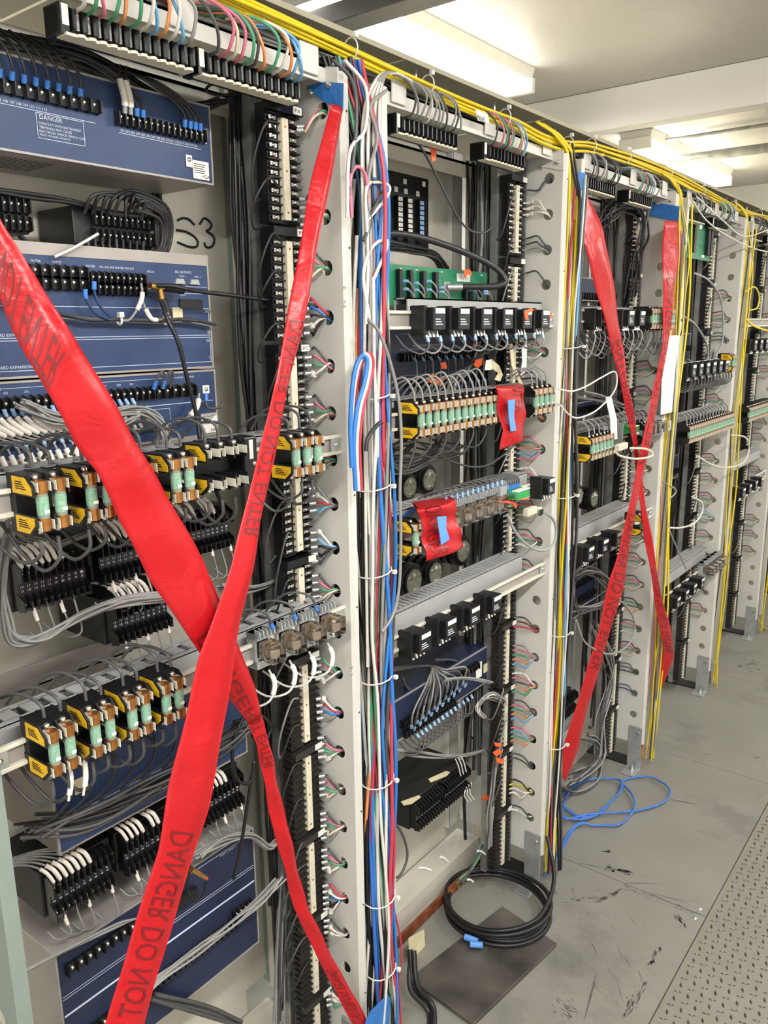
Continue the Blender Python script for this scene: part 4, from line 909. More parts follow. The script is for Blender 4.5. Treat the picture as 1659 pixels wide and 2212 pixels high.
# wires of the middle unit
wire(px([(455, 1050), (430, 935), (410, 850), (385, 750), (362, 690), (350, 655)], -1.03) and px([(490, 1120, -1.04), (440, 985, -1.04), (425, 900, -1.05), (405, 820, -1.05), (385, 740, -1.05), (362, 690, -1.06), (348, 650, -1.075)], -1.05), 0.0035, 'black', 'black coaxial cable hanging down in front of the blue units', 'coaxial_cable', 'cable')
wire(px([(340, 617, -1.075), (375, 618, -1.06), (420, 628, -1.05), (500, 638, -1.05), (600, 651, -1.045), (655, 657, -1.03), (700, 663, -1.01)], -1.05), 0.0035, 'black', 'black coaxial cable stretched right from the serial ports to the post', 'coaxial_cable', 'cable')
t = thing('coaxial_connector', 'nickel tee connector joining the two black coaxial cables', 'connector', tuple(at(345, 620, x=-1.08)))
MB().rod((0, -0.018, 0.001), (0, 0.012, -0.001), 0.0055, 10).rod((0, 0, 0), (0, 0.003, -0.020), 0.005, 10).build('tee_body', 'brass', t)
MB().rod((0.001, 0.008, -0.001), (0.004, 0.042, -0.004), 0.0062, 10).rod((0, 0.004, -0.018), (0.003, 0.010, -0.045), 0.0062, 10).build('boot', 'black_plastic', t)
bundle(px([(-10, 640), (60, 672), (130, 682), (190, 692), (260, 692), (345, 695), (400, 692), (465, 703)], -1.085), 4, 0.003, 0.0024, ['charcoal', 'dgrey', 'charcoal', 'grey'], 'dark wire crossing the blue expansion slots, {n} strand', 'wires across the expansion slots', wob=0.4)
for k, P in enumerate(([(203, 608), (204, 630), (215, 660), (240, 685)], [(184, 625), (186, 645), (205, 675), (235, 690)])): wire(px(P, -1.08), 0.0022, 'navy', f"dark wire with blue lug under the middle unit terminals, {ORD[k]}", lug='lug_blue', group='blue lugged wires on the middle unit')
for k, P in enumerate(([(305, 612), (307, 640), (298, 665), (280, 690), (262, 692)], [(308, 650), (318, 675), (330, 690), (350, 690)])): wire(px(P, -1.08), 0.002, 'grey', f"grey wire with white sleeve under the middle unit terminals, {ORD[k]}", sleeve=(0.012, 0.04), group='white sleeved wires on the middle unit')
tie(tuple(at(258, 692, x=-1.08)), 0.006, 0.006, 'white cable tie on the wires crossing the blue unit', 'y', 0.002)
tie(tuple(at(358, 692, x=-1.08)), 0.006, 0.006, 'white cable tie on a pad beside the port cover', 'y', 0.002)
# sleeved wires of the unit marked HA
for k in range(24):
    y = 0.482 + k * 0.0118 + (0.004 if k > 12 else 0)
    if 13 < k < 17: continue
    e = -0.002 + 0.05 * (1 if k < 18 else 0.15)
    wire([(-1.089, y, 1.550), (-1.082, y + 0.002, 1.538), (-1.078, y + e * 0.35, 1.522), (-1.082, y + e, 1.506 + (0.006 if k > 18 else 0)), (-1.09, y + e * 1.8 + 0.01, 1.5), (-1.092, y + e * 2.6 + .02, 1.500)], 0.0018, 'grey', f"grey wire with printed white sleeve, {ORD[k]} from the left on the unit marked HA", group='sleeved wires on the unit marked HA', sleeve=(0.013, 0.05), lug='lug_ice', sub=4)
for k in range(14):
    y = 0.465 + k * 0.0138
    wire([(-1.089, y, 1.505), (-1.08, y + 0.002, 1.490), (-1.075, y + 0.008, 1.465), (-1.08, y + 0.014, 1.44), (-1.10, y + 0.02, 1.425)], 0.0018, 'grey', f"white sleeved wire under the lower strip of unit HA, {ORD[k]} from the left", group='lower sleeved wires on unit HA', sleeve=(0.02, 0.058), lug='lug_ice', sub=4)
for k in range(2): wire([(-1.089, 0.805 + k * 0.017 - .005, 1.562), (-1.08, 0.805 + k * 0.017, 1.585), (-1.08, 0.815 + k * 0.017, 1.587), (-1.089, 0.818 + k * 0.017 - .003, 1.562)], 0.0021, 'dgrey', f"grey jumper loop with blue lugs on unit HA, {ORD[k]}", lug='lug_blue', lugend='lug_blue', group='jumper loops on unit HA')
bundle(px([(40, 870), (120, 905), (200, 900), (280, 885), (330, 905), (350, 940), (345, 985), (300, 990), (262, 965), (250, 930), (290, 900)], -1.07), 9, 0.010, 0.0022, ['grey'], 'grey wire in the coil right of unit HA lower strip, {n} strand', 'grey coil under unit HA', wob=0.45)
wire(px([(430, 850, -1.085), (425, 880, -1.08), (400, 905), (370, 910), (350, 930)], -1.08), 0.0022, 'grey', 'grey wire with white sleeve leaving the power terminals', sleeve=(0.01, 0.045))
wire(px([(445, 850, -1.085), (448, 880, -1.08), (475, 880), (482, 872)], -1.08), 0.0022, 'dgrey', 'grey ground wire with blue lug beside the HA label', lug='lug_blue')
# grey bundles of the nearest bay
bundle(px([(30, 1115), (15, 1180), (5, 1260), (12, 1340), (30, 1385), (90, 1380), (180, 1330), (280, 1300), (400, 1285)], -1.055), 8, 0.009, 0.0023, ['grey'], 'grey wire curving from the duct under the black relays, {n} strand', 'grey bundle under the upper black relays', wob=0.4)
bundle(px([(5, 1130), (80, 1190), (160, 1165), (260, 1130), (300, 1120)], -1.10), 5, 0.006, 0.0022, ['grey', 'dgrey'], 'grey wire passing behind the leftmost black relay, {n} strand', 'grey wires behind the black relays', wob=0.4)
bundle(px([(470, 1270), (540, 1275), (600, 1255), (625, 1200), (635, 1120), (640, 1060)], -1.075), 8, 0.010, 0.0022, ['grey', 'dgrey', 'grey'], 'grey wire sweeping from the relays to the terminal column, {n} strand', 'grey wires to the terminal column', wob=0.5)
bundle(px([(60, 1800), (200, 1760), (350, 1690), (480, 1610), (540, 1560)], -1.03), 16, 0.016, 0.0026, ['dgrey', 'charcoal'], 'dark wire in the wide fan below the middle fuses, {n} strand', 'dark fan below the middle fuses', wob=0.8)
for k in range(8):
    x0 = 150 + k * 45; y0 = 1655 - k * 22
    wire(px([(x0, y0, -0.97), (x0 + 5, y0 + 60, -0.99), (x0 - 20, y0 + 100, -1.01), (x0 - 70, y0 + 140, -1.03)], -1), 0.0023, 'charcoal', f"charcoal wire dropping from the middle fuses into the fan, {ORD[k]} from the left", group='wires dropping into the fan')
for k, xx in enumerate((150, 182)): wire(px([(xx, 1655 - k * 15), (xx + 3, 1690 - k * 12), (xx - 2, 1730 - k * 12)], -0.935), 0.002, 'white', f"white printed sleeve wire hanging from the {ORD[k]} fuse of the middle rail", sleeve=(0.006, 0.04), group='white sleeves under the middle fuses')
bundle(px([(260, 2212), (330, 2130), (420, 2060), (500, 2000), (560, 1950), (605, 1900)], -1.04), 9, 0.010, 0.0022, ['grey'], 'grey wire rising along the lowest blue unit, {n} strand', 'grey bundle on the lowest unit', wob=0.4)
bundle(px([(425, 1850), (480, 1815), (540, 1805), (580, 1830), (600, 1815)], -1.06), 8, 0.008, 0.002, ['grey'], 'grey wire leaving the lower right black relay, {n} strand', 'grey wires of the lower right relay', wob=0.5)
bundle(px([(50, 2100), (140, 2055), (250, 2000), (290, 1985)], -1.06), 4, 0.004, 0.002, ['grey'], 'grey wire along the top of the lowest unit, {n} strand', 'grey wires on the lowest unit top', wob=0.5)
bundle(px([(595, 1430), (605, 1500), (610, 1620), (615, 1800), (608, 2000), (600, 2212)], -1.09), 9, 0.010, 0.0024, ['grey', 'grey', 'dgrey'], 'grey vertical wire left of the lower terminal column, {n} strand', 'grey vertical wires in the nearest bay', wob=0.5)
wire(px([(555, 1490), (505, 1600), (510, 1680), (540, 1690), (548, 1650), (520, 1830), (505, 1900)], -1.02), 0.0032, 'black', 'black cable looping behind the crossed red tapes')
wire(px([(505, 1560), (560, 1545), (585, 1570), (570, 1600), (545, 1590)], -1.03), 0.0032, 'black', 'black cable end curling near the tape fold')
bundle(px([(330, 2150), (440, 2180), (520, 2212)], -1.06), 4, 0.008, 0.004, ['dgrey'], 'dark cable at the very bottom of the nearest bay, {n} strand', 'dark cables at the bottom', wob=0.4)
t = thing('coaxial_connector', 'brass connector with red cap dangling before the lowest blue unit', 'connector', tuple(at(430, 1890, x=-1.02)))
MB().rod((0, -0.015, 0.02), (0, 0.002, 0.0), 0.005, 8).rod((0, 0.002, 0.0), (0, 0.012, -0.012), 0.0042, 8).build('connector_body', 'brass', t); MB().rod((0, 0.012, -0.012), (0, 0.016, -0.017), 0.003, 8).build('red_cap', 'red_dot', t)
wire(px([(395, 1840), (410, 1870), (405, 1920), (420, 1945), (440, 1935), (445, 1905)], -1.03), 0.0026, 'black', 'black cable holding the dangling brass connector')

# ------------------------------------------------------------------ second bay, top to bottom
t = thing('terminal_board', 'black panel with columns of white terminals high on the back of the second bay', 'terminal panel', (-1.249, 1.50, 1.84))
MB().box(0, 0.006, 0, 0.292, 0, 0.180).build('panel_plate', 'black_plastic', t, bevel=0.001)
for k, y in enumerate((0.055, 0.105, 0.155, 0.195, 0.245)):
    st = MB().box(0.006, 0.018, y - 0.010, y + 0.010, 0.022, 0.125).build('terminal_column', 'barrier_black', t)
    mb = MB()
    for q in range(8): mb.box(0.018, 0.0195, y - 0.008, y + 0.008, 0.030 + q * 0.0118, 0.0385 + q * 0.0118); mb.dome((0.0195, y, 0.0343 + q * 0.0118), (1, 0, 0), 0.003, 0.003, 6)
    mb.build('terminal_plates', 'label_white' if k in (0, 2, 3) else 'lug_ice', st)
    MB().box(0.006, 0.007, y - 0.008, y + 0.006, 0.134, 0.146).build('white_tag', 'label_white', t)
for (y, z) in ((0.05, 0.160), (0.19, 0.162), (0.27, 0.166)): MB().box(0.006, 0.007, y - 0.006, y + 0.007, z - 0.006, z + 0.006).build('white_tag', 'label_white', t)
bundle([(-1.19, 1.36, 1.832), (-1.18, 1.48, 1.838), (-1.17, 1.60, 1.832), (-1.18, 1.72, 1.826), (-1.2, 1.80, 1.80)], 8, 0.012, 0.0035, ['charcoal', 'dgrey'], 'dark cable under the black terminal panel, {n} strand', 'dark cables under the black panel', wob=0.5)
wire([(-1.14, 1.36, 1.84), (-1.12, 1.50, 1.856), (-1.09, 1.64, 1.84), (-1.045, 1.77, 1.80), (-1.02, 1.80, 1.765), (-1.03, 1.775, 1.750), (-1.055, 1.73, 1.748), (-1.08, 1.69, 1.748)], 0.0075, 'charcoal', 'thick black cable arching onto the green circuit board in the second bay', 'thick_cable', 'cable', sub=8, n=10)
t = thing('circuit_board', 'green circuit board with black terminal strips behind the top duct, second bay', 'circuit board', (-1.10, 1.42, 1.70), None)
MB().box(-0.003, 0, 0, 0.425, 0, 0.088).build('board', 'pcb_green', t)
for k, y in enumerate((0.045, 0.085, 0.135, 0.185, 0.315, 0.335, 0.385)):
    mb = MB().box(0, 0.012, y - 0.006, y + 0.006, 0.0, 0.078 if k not in (4, 5, 6) else 0.05)
    st = mb.build('terminal_strip', 'black_plastic', t, bevel=0.001); sm = MB()
    for q in range(7 if k not in (4, 5, 6) else 4): sm.dome((0.004, y + 0.009, 0.006 + q * 0.0105), (1, 0, 0), 0.004, 0.004, 6)
    sm.build('terminal_screws', 'screw_steel', st)
for y in (0.01, 0.06, 0.12, 0.22, 0.40): MB().dome((0, y, 0.08), (1, 0, 0), 0.004, 0.002).build('board_screw', 'screw_steel', t)
MB().box(0, 0.0006, 0.285, 0.345, 0.062, 0.080).build('white_label', 'label_white', t)
MB().box(0, 0.004, 0.225, 0.25, 0.036, 0.058).rod((0.004, 0.238, 0.046), (0.03, 0.262, 0.046), 0.009, 10).build('round_connector', 'zinc', t)
MB().box(-0.14, -0.004, 0.004, 0.008, 0.0, 0.08).box(-0.14, 0.002, 0.44, 0.443, -0.04, 0.06).build('side_plate', 'brown_bar', t)
rr = random.Random(81)
for k in range(14):
    y = 1.42 + (0.055, 0.095, 0.145, 0.195, 0.325, 0.345, 0.395)[k % 7]; z = 1.715 + 0.012 * (k // 7) + rr.uniform(0, .02)
    wire([(-1.094, y, z + 0.01), (-1.082, y + 0.006, z + 0.01), (-1.078, y + 0.022, z - 0.006), (-1.085, y + 0.03, z - 0.03)], 0.0022, 'grey', f"grey wire with pale blue lug on the green board, {ORD[k]}", lug='lug_ice', group='lugged wires on the green board')
def flag(pts, x, m, label, name='tape_flag', cat='flag', th=0.0008, plane='x'):
    P = [at(p[0], p[1], **{plane: (p[2] if len(p) > 2 else x)}) for p in pts]
    n_ = np.cross(P[1] - P[0], P[2] - P[0]); n_ /= np.linalg.norm(n_); mb = MB(); n = len(P)
    v = [p + n_ * th for p in P] + [p - n_ * th for p in P]
    mb.add(v, [tuple(range(n)), tuple(range(n, 2 * n))[::-1]] + [(i, (i + 1) % n, (i + 1) % n + n, i + n) for i in range(n)])
    return tag(mb.build(name, m), label, cat)
og = 'orange_tag'
flag([(928, 292), (940, 292), (943, 320), (941, 346), (933, 350), (930, 320)], -1.02, og, 'long orange tape flag hanging under the top left block of the second bay')
flag([(1000, 583), (1015, 582), (1020, 596), (1010, 592), (1005, 600)], -1.08, og, 'orange tape flag stuck on the green circuit board')
flag([(1132, 672), (1148, 665), (1153, 670), (1141, 676), (1140, 693), (1134, 688)], -0.92, og, 'orange tape flag on the last black relay of the top rail')
flag([(1173, 677), (1190, 674), (1194, 686), (1176, 686)], -0.93, og, 'orange tape flag at the right end of the top rail, second bay')
flag([(920, 820), (935, 806), (938, 818), (958, 815), (956, 833), (942, 830), (928, 826)], -1.06, og, 'large orange tape flag on the cables left of centre, second bay')
flag([(950, 785), (962, 781), (966, 796), (956, 797)], -1.08, og, 'small orange tape flag over the navy unit terminals')
flag([(1025, 735), (1032, 739), (1027, 752), (1021, 748)], -1.06, og, 'tiny orange tape flag under the fifth black relay')
flag([(1026, 778), (1042, 773), (1041, 788), (1032, 795), (1024, 790)], -1.05, og, 'orange tape flag beside the white printed tags')
flag([(1078, 1072), (1090, 1083), (1143, 1076), (1143, 1080), (1110, 1082), (1085, 1080)], -0.93, og, 'long orange strap lying over the clear relays')
flag([(1068, 1083), (1100, 1082), (1113, 1086), (1116, 1098), (1112, 1098), (1105, 1088), (1090, 1086)], -0.925, og, 'bent orange strap hooked over the clear relays')
flag([(1067, 1603), (1082, 1606), (1083, 1615), (1070, 1612)], -1.03, og, 'orange tape flag by the lower terminal column, topmost of three')
flag([(1064, 1625), (1078, 1618), (1086, 1624), (1072, 1634)], -1.03, og, 'orange tape flag by the lower terminal column, middle of three')
flag([(1070, 1636), (1086, 1640), (1085, 1651), (1073, 1646)], -1.03, og, 'orange tape flag by the lower terminal column, bottom of three')
flag([(1041, 1720), (1055, 1717), (1056, 1728), (1043, 1729)], -1.08, og, 'orange tape flag right of the lower black relays in the second bay')
flag([(1100, 745), (1106, 742), (1112, 790), (1130, 832), (1124, 836), (1105, 790)], -1.0, 'cream_tag', 'cream paper tag strip hanging above the right red patch')
flag([(1127, 748), (1138, 744), (1137, 790), (1130, 815), (1124, 812), (1128, 780)], -1.0, 'label_white', 'white paper tag with handwriting hanging above the right red patch')
flag([(1050, 778), (1063, 776), (1062, 799), (1047, 800)], -1.03, 'label_white', 'white label on the curled tag in the second bay')
flag([(1062, 776), (1078, 790), (1086, 810), (1080, 824), (1068, 820), (1076, 806), (1062, 796)], -1.03, 'cream_tag', 'curled cream tag on the cables above the right red patch')
duct(1.36, 1.945, 1.712, 'plain light grey cover bar above the black relays, second bay', x=-0.995, h=0.034, d=0.035, slots=False)
din_rail(1, 1.668, label='top mounting rail of the second bay carrying the black relays')
din_rail(1, 1.470, label='mounting rail carrying the long row of fuses in the second bay')
din_rail(1, 1.236, YL[1] + 0.012, 1.985, label='third mounting rail of the second bay carrying the clear relays')
din_rail(1, 1.000, label='lower mounting rail of the second bay carrying dusty black relays')
g2 = 'fuse holders on the fuse rail of the second bay'
for k in range(6): put(('h', k > 0), lambda: fuse_block(2, 0.0255, True, side=(k == 0)), (FX, 1.288 + k * 0.053, 1.474), f"two pole fuse holder in the row of the second bay, {ORD[k]} from the left", g2)
for k in range(4): put(('h', True), None, (FX, 1.60 + k * 0.053 + (0.0 if k < 2 else 0.065), 1.474), f"two pole fuse holder, {'under' if k < 2 else 'right of'} the right red patch, {ORD[k % 2]} one", g2)
put(('k', 1), lambda: fuse_block(1, 0.03, True), (FX, 1.265, 1.238), 'single fuse holder beside the left red patch in the second bay', 'single fuse holders')
duct(1.255, 1.93, 1.508, 'grey wire duct behind the fuse row in the second bay', pitch=0.02)
duct(1.255, 1.90, 1.275, 'grey wire duct behind the clear relays in the second bay', pitch=0.02)
duct(1.245, 1.885, 1.050, 'long grey slotted wire duct in the lower half of the second bay', pitch=0.0175, h=0.052, d=0.06)
rr = random.Random(83)
for k in range(11):
    y = 1.30 + k * 0.0275
    wire([(FX + 0.030, y, 1.512), (FX + 0.026, y - 0.002, 1.535), (FX + 0.010, y - 0.012, 1.552 + rr.uniform(0, .012)), (FX - 0.02, y - 0.024, 1.54), (FX - 0.045, y - 0.03, 1.51)], 0.0022, 'grey', f"grey wire arching over the fuse row of the second bay, {ORD[k]} from the left", group='arches over the fuse row')
    if k % 2 == 0: wire([(FX + 0.030, y, 1.436), (FX + 0.028, y, 1.415), (FX + 0.01, y - 0.01, 1.395 - rr.uniform(0, .03)), (FX - 0.03, y - 0.02, 1.39), (FX - 0.09, y - 0.04, 1.40)], 0.0024, 'dgrey', f"dark grey wire sagging below the fuse row of the second bay, {ORD[k]} pole", group='loops below the fuse row')
for k in range(4): wire([(FX + 0.030, 1.79 + k * .026, 1.512), (FX + 0.025, 1.788 + k * .026, 1.54), (FX, 1.775 + k * .026, 1.553), (FX - .03, 1.765 + k * .026, 1.53)], 0.0022, 'grey', f"pale wire arching over the fuses right of the red patch, {ORD[k]}", group='arches right of the red patch')
bundle([(-1.06, 1.235, 1.40), (-1.06, 1.35, 1.385), (-1.07, 1.46, 1.40), (-1.09, 1.53, 1.47), (-1.1, 1.60, 1.50)], 8, 0.022, 0.0032, ['dgrey', 'grey', 'dgrey'], 'grey cable bunched below the fuse row, {n} strand', 'grey cables below the fuse row', wob=0.7)
bundle(px([(838, 1000), (880, 1005), (930, 985), (955, 930), (960, 880)], -1.04), 4, 0.012, 0.0033, ['dgrey', 'grey'], 'grey cable curving under the fuses of the second bay, {n} strand', 'curved cables under the fuses', wob=0.8)
for k, P in enumerate(([(850, 925), (920, 965), (985, 1000), (1040, 1008), (1085, 985), (1120, 950), (1128, 925)], [(840, 1025), (890, 1020), (930, 1000), (985, 985), (1005, 975), (1005, 955)], [(838, 960), (900, 985), (960, 985), (1000, 965)])):
    wire(px(P, -1.03), 0.0026, 'dgrey', f"grey cable sagging between fuse row and round coils, {ORD[k]}", group='sagging cables in the second bay')
wire(px([(895, 300), (925, 345), (985, 462), (1015, 497), (1045, 502), (1062, 492)], -1.06), 0.0026, 'dgrey', 'single dark wire hanging diagonally across the upper second bay')
bundle(px([(1050, 745), (1020, 790), (985, 830), (975, 860)], -1.06), 6, 0.014, 0.0033, ['charcoal', 'dgrey', 'grey'], 'dark cable crossing the navy unit diagonally, {n} strand', 'diagonal cables before the navy unit', wob=0.8)
for k in range(22):
    y = 1.52 + k * 0.0165; z = 1.585 if k % 2 else 1.523
    wire([(-1.108, y, z), (-1.10, y, z - 0.012), (-1.098, y - 0.002, z - 0.045), (-1.095, y - 0.012, z - 0.085)], 0.002, 'grey' if k % 3 else 'dgrey', f"grey wire with pale blue lug on the navy unit, {ORD[k]} from the left", lug='lug_ice', group='lugged wires on the navy unit of the second bay')
for k in range(12):
    y = 1.33 + k * 0.045
    wire([(-0.94, y + .02, 1.636), (-0.935, y + .018, 1.615), (-0.945, y + 0.004, 1.602), (-0.97, y - 0.012, 1.615), (-0.99, y - .02, 1.64)], 0.0022, 'grey' if k % 2 else 'dgrey', f"wire with pale lug looping under the top rail black relays, {ORD[k]} from the left", lug='lug_ice', group='loops under the top rail relays')
def rheostat(loc, r, label):
    t = thing('rheostat', label, 'rheostat', loc, 'round coils in the second bay')
    for k in range(4): MB().rod((-0.09 + k * 0.024, 0, 0), (-0.075 + k * 0.024, 0, 0), r, 22).build('insulator_disc', 'black_plastic', t, bevel=0.002)
    MB().rod((-0.09, 0, 0), (0.0, 0, 0), r * 0.8, 16).build('core', 'black_plastic', t)
    p = MB().rod((-0.002, 0, 0), (0.003, 0, 0), r * 0.68, 20).build('end_plate', 'disc_metal', t)
    for k in range(3):
        a = k * 2.1 + 0.5; MB().rod((0.003, math.cos(a) * r * 0.48, math.sin(a) * r * 0.48), (0.008, math.cos(a) * r * 0.48, math.sin(a) * r * 0.48), 0.0035, 6).build('nut', 'screw_steel', p)
    MB().box(0.003, 0.0036, -0.004, 0.004, r * 0.3, r * 0.3 + 0.008).build('number_tag', 'label_white', p)
for (u, v, r, d) in ((884, 1053, 0.036, 'left of the upper pair'), (926, 1036, 0.038, 'right of the upper pair'), (893, 1256, 0.045, 'lower left, the largest'), (940, 1238, 0.040, 'lower middle'), (1000, 1190, 0.042, 'lower right beside the red patch')):
    p = at(u, v, x=-1.11); rheostat((-1.11, p[1], p[2]), r, f"black ribbed round coil with metal end plate, {d}")
t = thing('green_terminal', 'bright green plug terminal with blue lugged wires at the third rail, second bay', 'connector', (-0.965, 1.70, 1.242))
MB().prism([(-0.01, 0.022), (0.035, 0.014), (0.035, -0.004), (-0.01, -0.012)], 'y', 0, 0.085).build('terminal_body', 'terminal_green', t, bevel=0.001); MB().box(0.02, 0.036, 0.02, 0.084, 0.016, 0.019).build('white_insert', 'label_white', t)
MB().box(-0.02, 0.02, -0.035, -0.004, -0.03, 0.035).build('grey_holder', 'socket_grey', t, bevel=0.002)
for k in range(6): wire([(-0.955, 1.715 + k * .011, 1.262), (-0.955, 1.713 + k * .011, 1.285), (-0.975, 1.69 + k * .011, 1.297), (-1.01, 1.65 + k * .011, 1.29), (-1.03, 1.61, 1.278)], 0.0023, 'dgrey', f"dark wire with blue lug on the green terminal, {ORD[k]} from the left", lug='lug_blue', group='wires on the green terminal')
for k in range(12): wire([(-0.952, 1.44 + k * .022, 1.281), (-0.955, 1.436 + k * .022, 1.298), (-0.975, 1.42 + k * .022, 1.304), (-1.0, 1.40 + k * .022, 1.288)], 0.002, 'dgrey', f"dark wire with pale blue lug above the clear relays, {ORD[k]}, second bay", lug='lug_ice', group='lugged wires above the clear relays of the second bay')
put('br2', lambda: black_relay(0.05), (-0.962, 1.86, 1.245), 'black relay hanging at the right end of the third rail, second bay', 'end relays')
t = thing('data_plug', 'cream data plug at the end of a grey cable on the clear relays', 'plug', tuple(at(1135, 1108, x=-0.925)))
MB().box(-0.008, 0.008, 0, 0.05, -0.010, 0.010).build('plug_shell', 'cream_plug', t, bevel=0.003); MB().rod((0, 0.05, 0), (0, 0.085, -0.003), 0.006, 10, r1=0.0035).build('strain_relief', 'cream_plug', t)
wire(px([(1178, 1109), (1192, 1118), (1201, 1140), (1198, 1170), (1184, 1186), (1160, 1188), (1130, 1170), (1108, 1140), (1096, 1112)], -0.915), 0.0035, '=socket_grey', 'grey data cable looping from the cream plug under the clear relays', 'data_cable', 'cable', sub=8, n=8)
# cable fan on the low navy unit
rr = random.Random(85)
o0 = at(920, 1438, x=-1.13)
for k in range(20):
    e = at(888 + k * 6.1, 1572 - k * 5.2 + (10 if k % 2 else 0), x=-1.078)
    m1 = np.array([-1.09, o0[1] + (e[1] - o0[1]) * 0.35, o0[2] - 0.012 - 0.002 * (k % 3)]); m2 = np.array([-1.062, e[1] - 0.012 + 0.01 * rr.random(), e[2] + 0.055])
    wire([tuple(e), tuple(m2), tuple(m1), tuple(o0), (-1.14, 1.33, 0.86 + 0.004 * (k % 5)), (-1.15, 1.25, 0.90)], 0.0025, 'dgrey' if k % 3 else 'grey', f"grey cable fanning onto the low navy unit, {ORD[k]} from the left", lug='lug_ice', group='cable fan on the low navy unit', sub=6)
for k in range(14):
    e = at(900 + k * 9, 1585 - k * 6.5, x=-1.075)
    wire([tuple(e), (e[0] + 0.01, e[1], e[2] - 0.02), (e[0] + 0.012, e[1] - 0.015, e[2] - 0.045), (e[0] - 0.01, e[1] - 0.04, e[2] - 0.04), (e[0] - 0.03, e[1] - 0.05, e[2] - 0.02)], 0.0022, 'dgrey', f"dark grey wire drooping under the low navy unit, {ORD[k]} from the left", lug='lug_ice', group='drooping wires of the low navy unit')
for k in range(3): wire(px([(940, 1425), (985, 1428), (1000, 1455), (975, 1485), (930, 1495), (885, 1490), (868, 1462)], -1.12 + .01 * k), 0.0035, 'dgrey', f"thick grey cable coiled on the dusty top of the navy unit, {ORD[k]}", group='coil on the navy unit top')
bundle(px([(960, 1468), (1000, 1466), (1040, 1470), (1062, 1474)], -1.03), 2, 0.003, 0.003, ['grey'], 'grey cable crossing the right end of the navy unit, {n} strand', 'crossing cables on the navy unit')
bundle(px([(1055, 1500), (1085, 1515), (1083, 1560), (1070, 1630), (1060, 1700), (1055, 1760), (1052, 1830)], -1.06), 9, 0.011, 0.0024, ['grey', 'grey', 'dgrey'], 'grey wire running down beside the lower terminal column, {n} strand, second bay', 'grey wires down the second bay', wob=0.45)
bundle(px([(1085, 1512), (1060, 1500), (1038, 1515), (1032, 1535), (1045, 1550)], -1.05), 6, 0.008, 0.002, ['grey', 'white'], 'pale wire curling beside the navy unit, {n} strand', 'pale curls beside the navy unit', wob=0.5)
bundle(px([(845, 1620), (900, 1628), (960, 1635), (1020, 1628), (1060, 1612)], -1.1), 5, 0.007, 0.0026, ['grey', 'dgrey'], 'grey cable running under the navy unit, {n} strand', 'cables under the navy unit', wob=0.5)
for q, (y, d) in enumerate(((1.500, 'left of the lower pair, second bay'), (1.630, 'right of the lower pair, second bay'))):
    o = put('tb2', lambda: test_block(0.115, 0.075, 0.165), (-1.082, y, 0.388), f"flat black relay with a tape label on top, {d}", 'lower pair of black relays in the second bay')
for (pts, d) in (([(866, 1732), (905, 1718), (909, 1722), (890, 1736), (872, 1740)], 'left'), ([(925, 1683), (963, 1666), (972, 1668), (965, 1676), (930, 1690)], 'right')): flag(pts, 0.4625, 'cream_tag', f"cream masking tape label on top of the {d} black relay, lower pair", 'tape_label', 'label', plane='z')
for k in range(3): wire(px([(995 + 6 * k, 1676 - 4 * k), (990 + 6 * k, 1655 - 4 * k), (984 + 6 * k, 1640 - 3 * k)], -1.07), 0.0018, 'white', f"short white sleeved wire sticking up from the right black relay, {ORD[k]}", group='upright white sleeves')
for k in range(3): wire(px([(1008 + 5 * k, 1700 - 5 * k), (1003 + 6 * k, 1718 - 3 * k), (1012 + 6 * k, 1733 - 3 * k)], -1.07), 0.0018, 'white', f"short white sleeved wire hanging from the right black relay, {ORD[k]}", group='hanging white sleeves')
wire(px([(795, 690), (820, 720), (845, 790), (862, 870), (867, 960), (864, 1060), (866, 1160), (862, 1270), (848, 1330), (825, 1365)], -0.90), 0.0031, 'grey', 'light grey cable hanging loose in front of the second bay', 'hanging_cable', 'cable', sub=8)
wire(px([(825, 912), (815, 918), (795, 945), (790, 975)], -0.905), 0.004, 'charcoal', 'charcoal cable loop poking out of the red and blue gutter bundle')
for k, (c, dx) in enumerate((('blue', 0), ('white', 6), ('red', 12))):
    wire(px([(760 + dx * .4, 1010), (757 + dx * .4, 930), (760 + dx * .5, 850), (768 + dx * .7, 795), (780 + dx * .8, 770 - dx * .3), (790 + dx, 772 - dx * .3), (793 + dx, 790), (786 + dx, 830), (772 + dx, 880), (764 + dx, 960), (768 + dx, 1060)], -0.903 - 0.006 * k), 0.0040, c, f"{c} cable hooping over itself at the tie in the first gutter", 'cable_loop', 'cable', sub=6)
for k, P in enumerate(([(800, 1030), (795, 870), (800, 640), (795, 400), (815, 300), (800, 230), (835, 195)], [(790, 700), (795, 560), (790, 430), (800, 395), (838, 400), (835, 425), (790, 480)], [(785, 520), (800, 480), (790, 430), (805, 392), (830, 405), (800, 470), (795, 560)], [(800, 620), (835, 535), (828, 518), (800, 540), (785, 600), (800, 700)], [(760, 470), (757, 390), (770, 360), (790, 380), (795, 440)], [(745, 130), (790, 190), (788, 280), (755, 330), (750, 470)], [(720, 130), (760, 175), (770, 260), (755, 420)])):
    c = ['grey', 'white', 'dgrey', 'white', 'pink', 'white', 'dgrey'][k]
    wire(px(P, -0.925), 0.0032, c, f"{CN.get(c, c)} cable tangled in the upper gutter right of the nearest bay, {ORD[k]}", 'cable', 'cable', 'tangled cables in the upper gutter', sub=6)
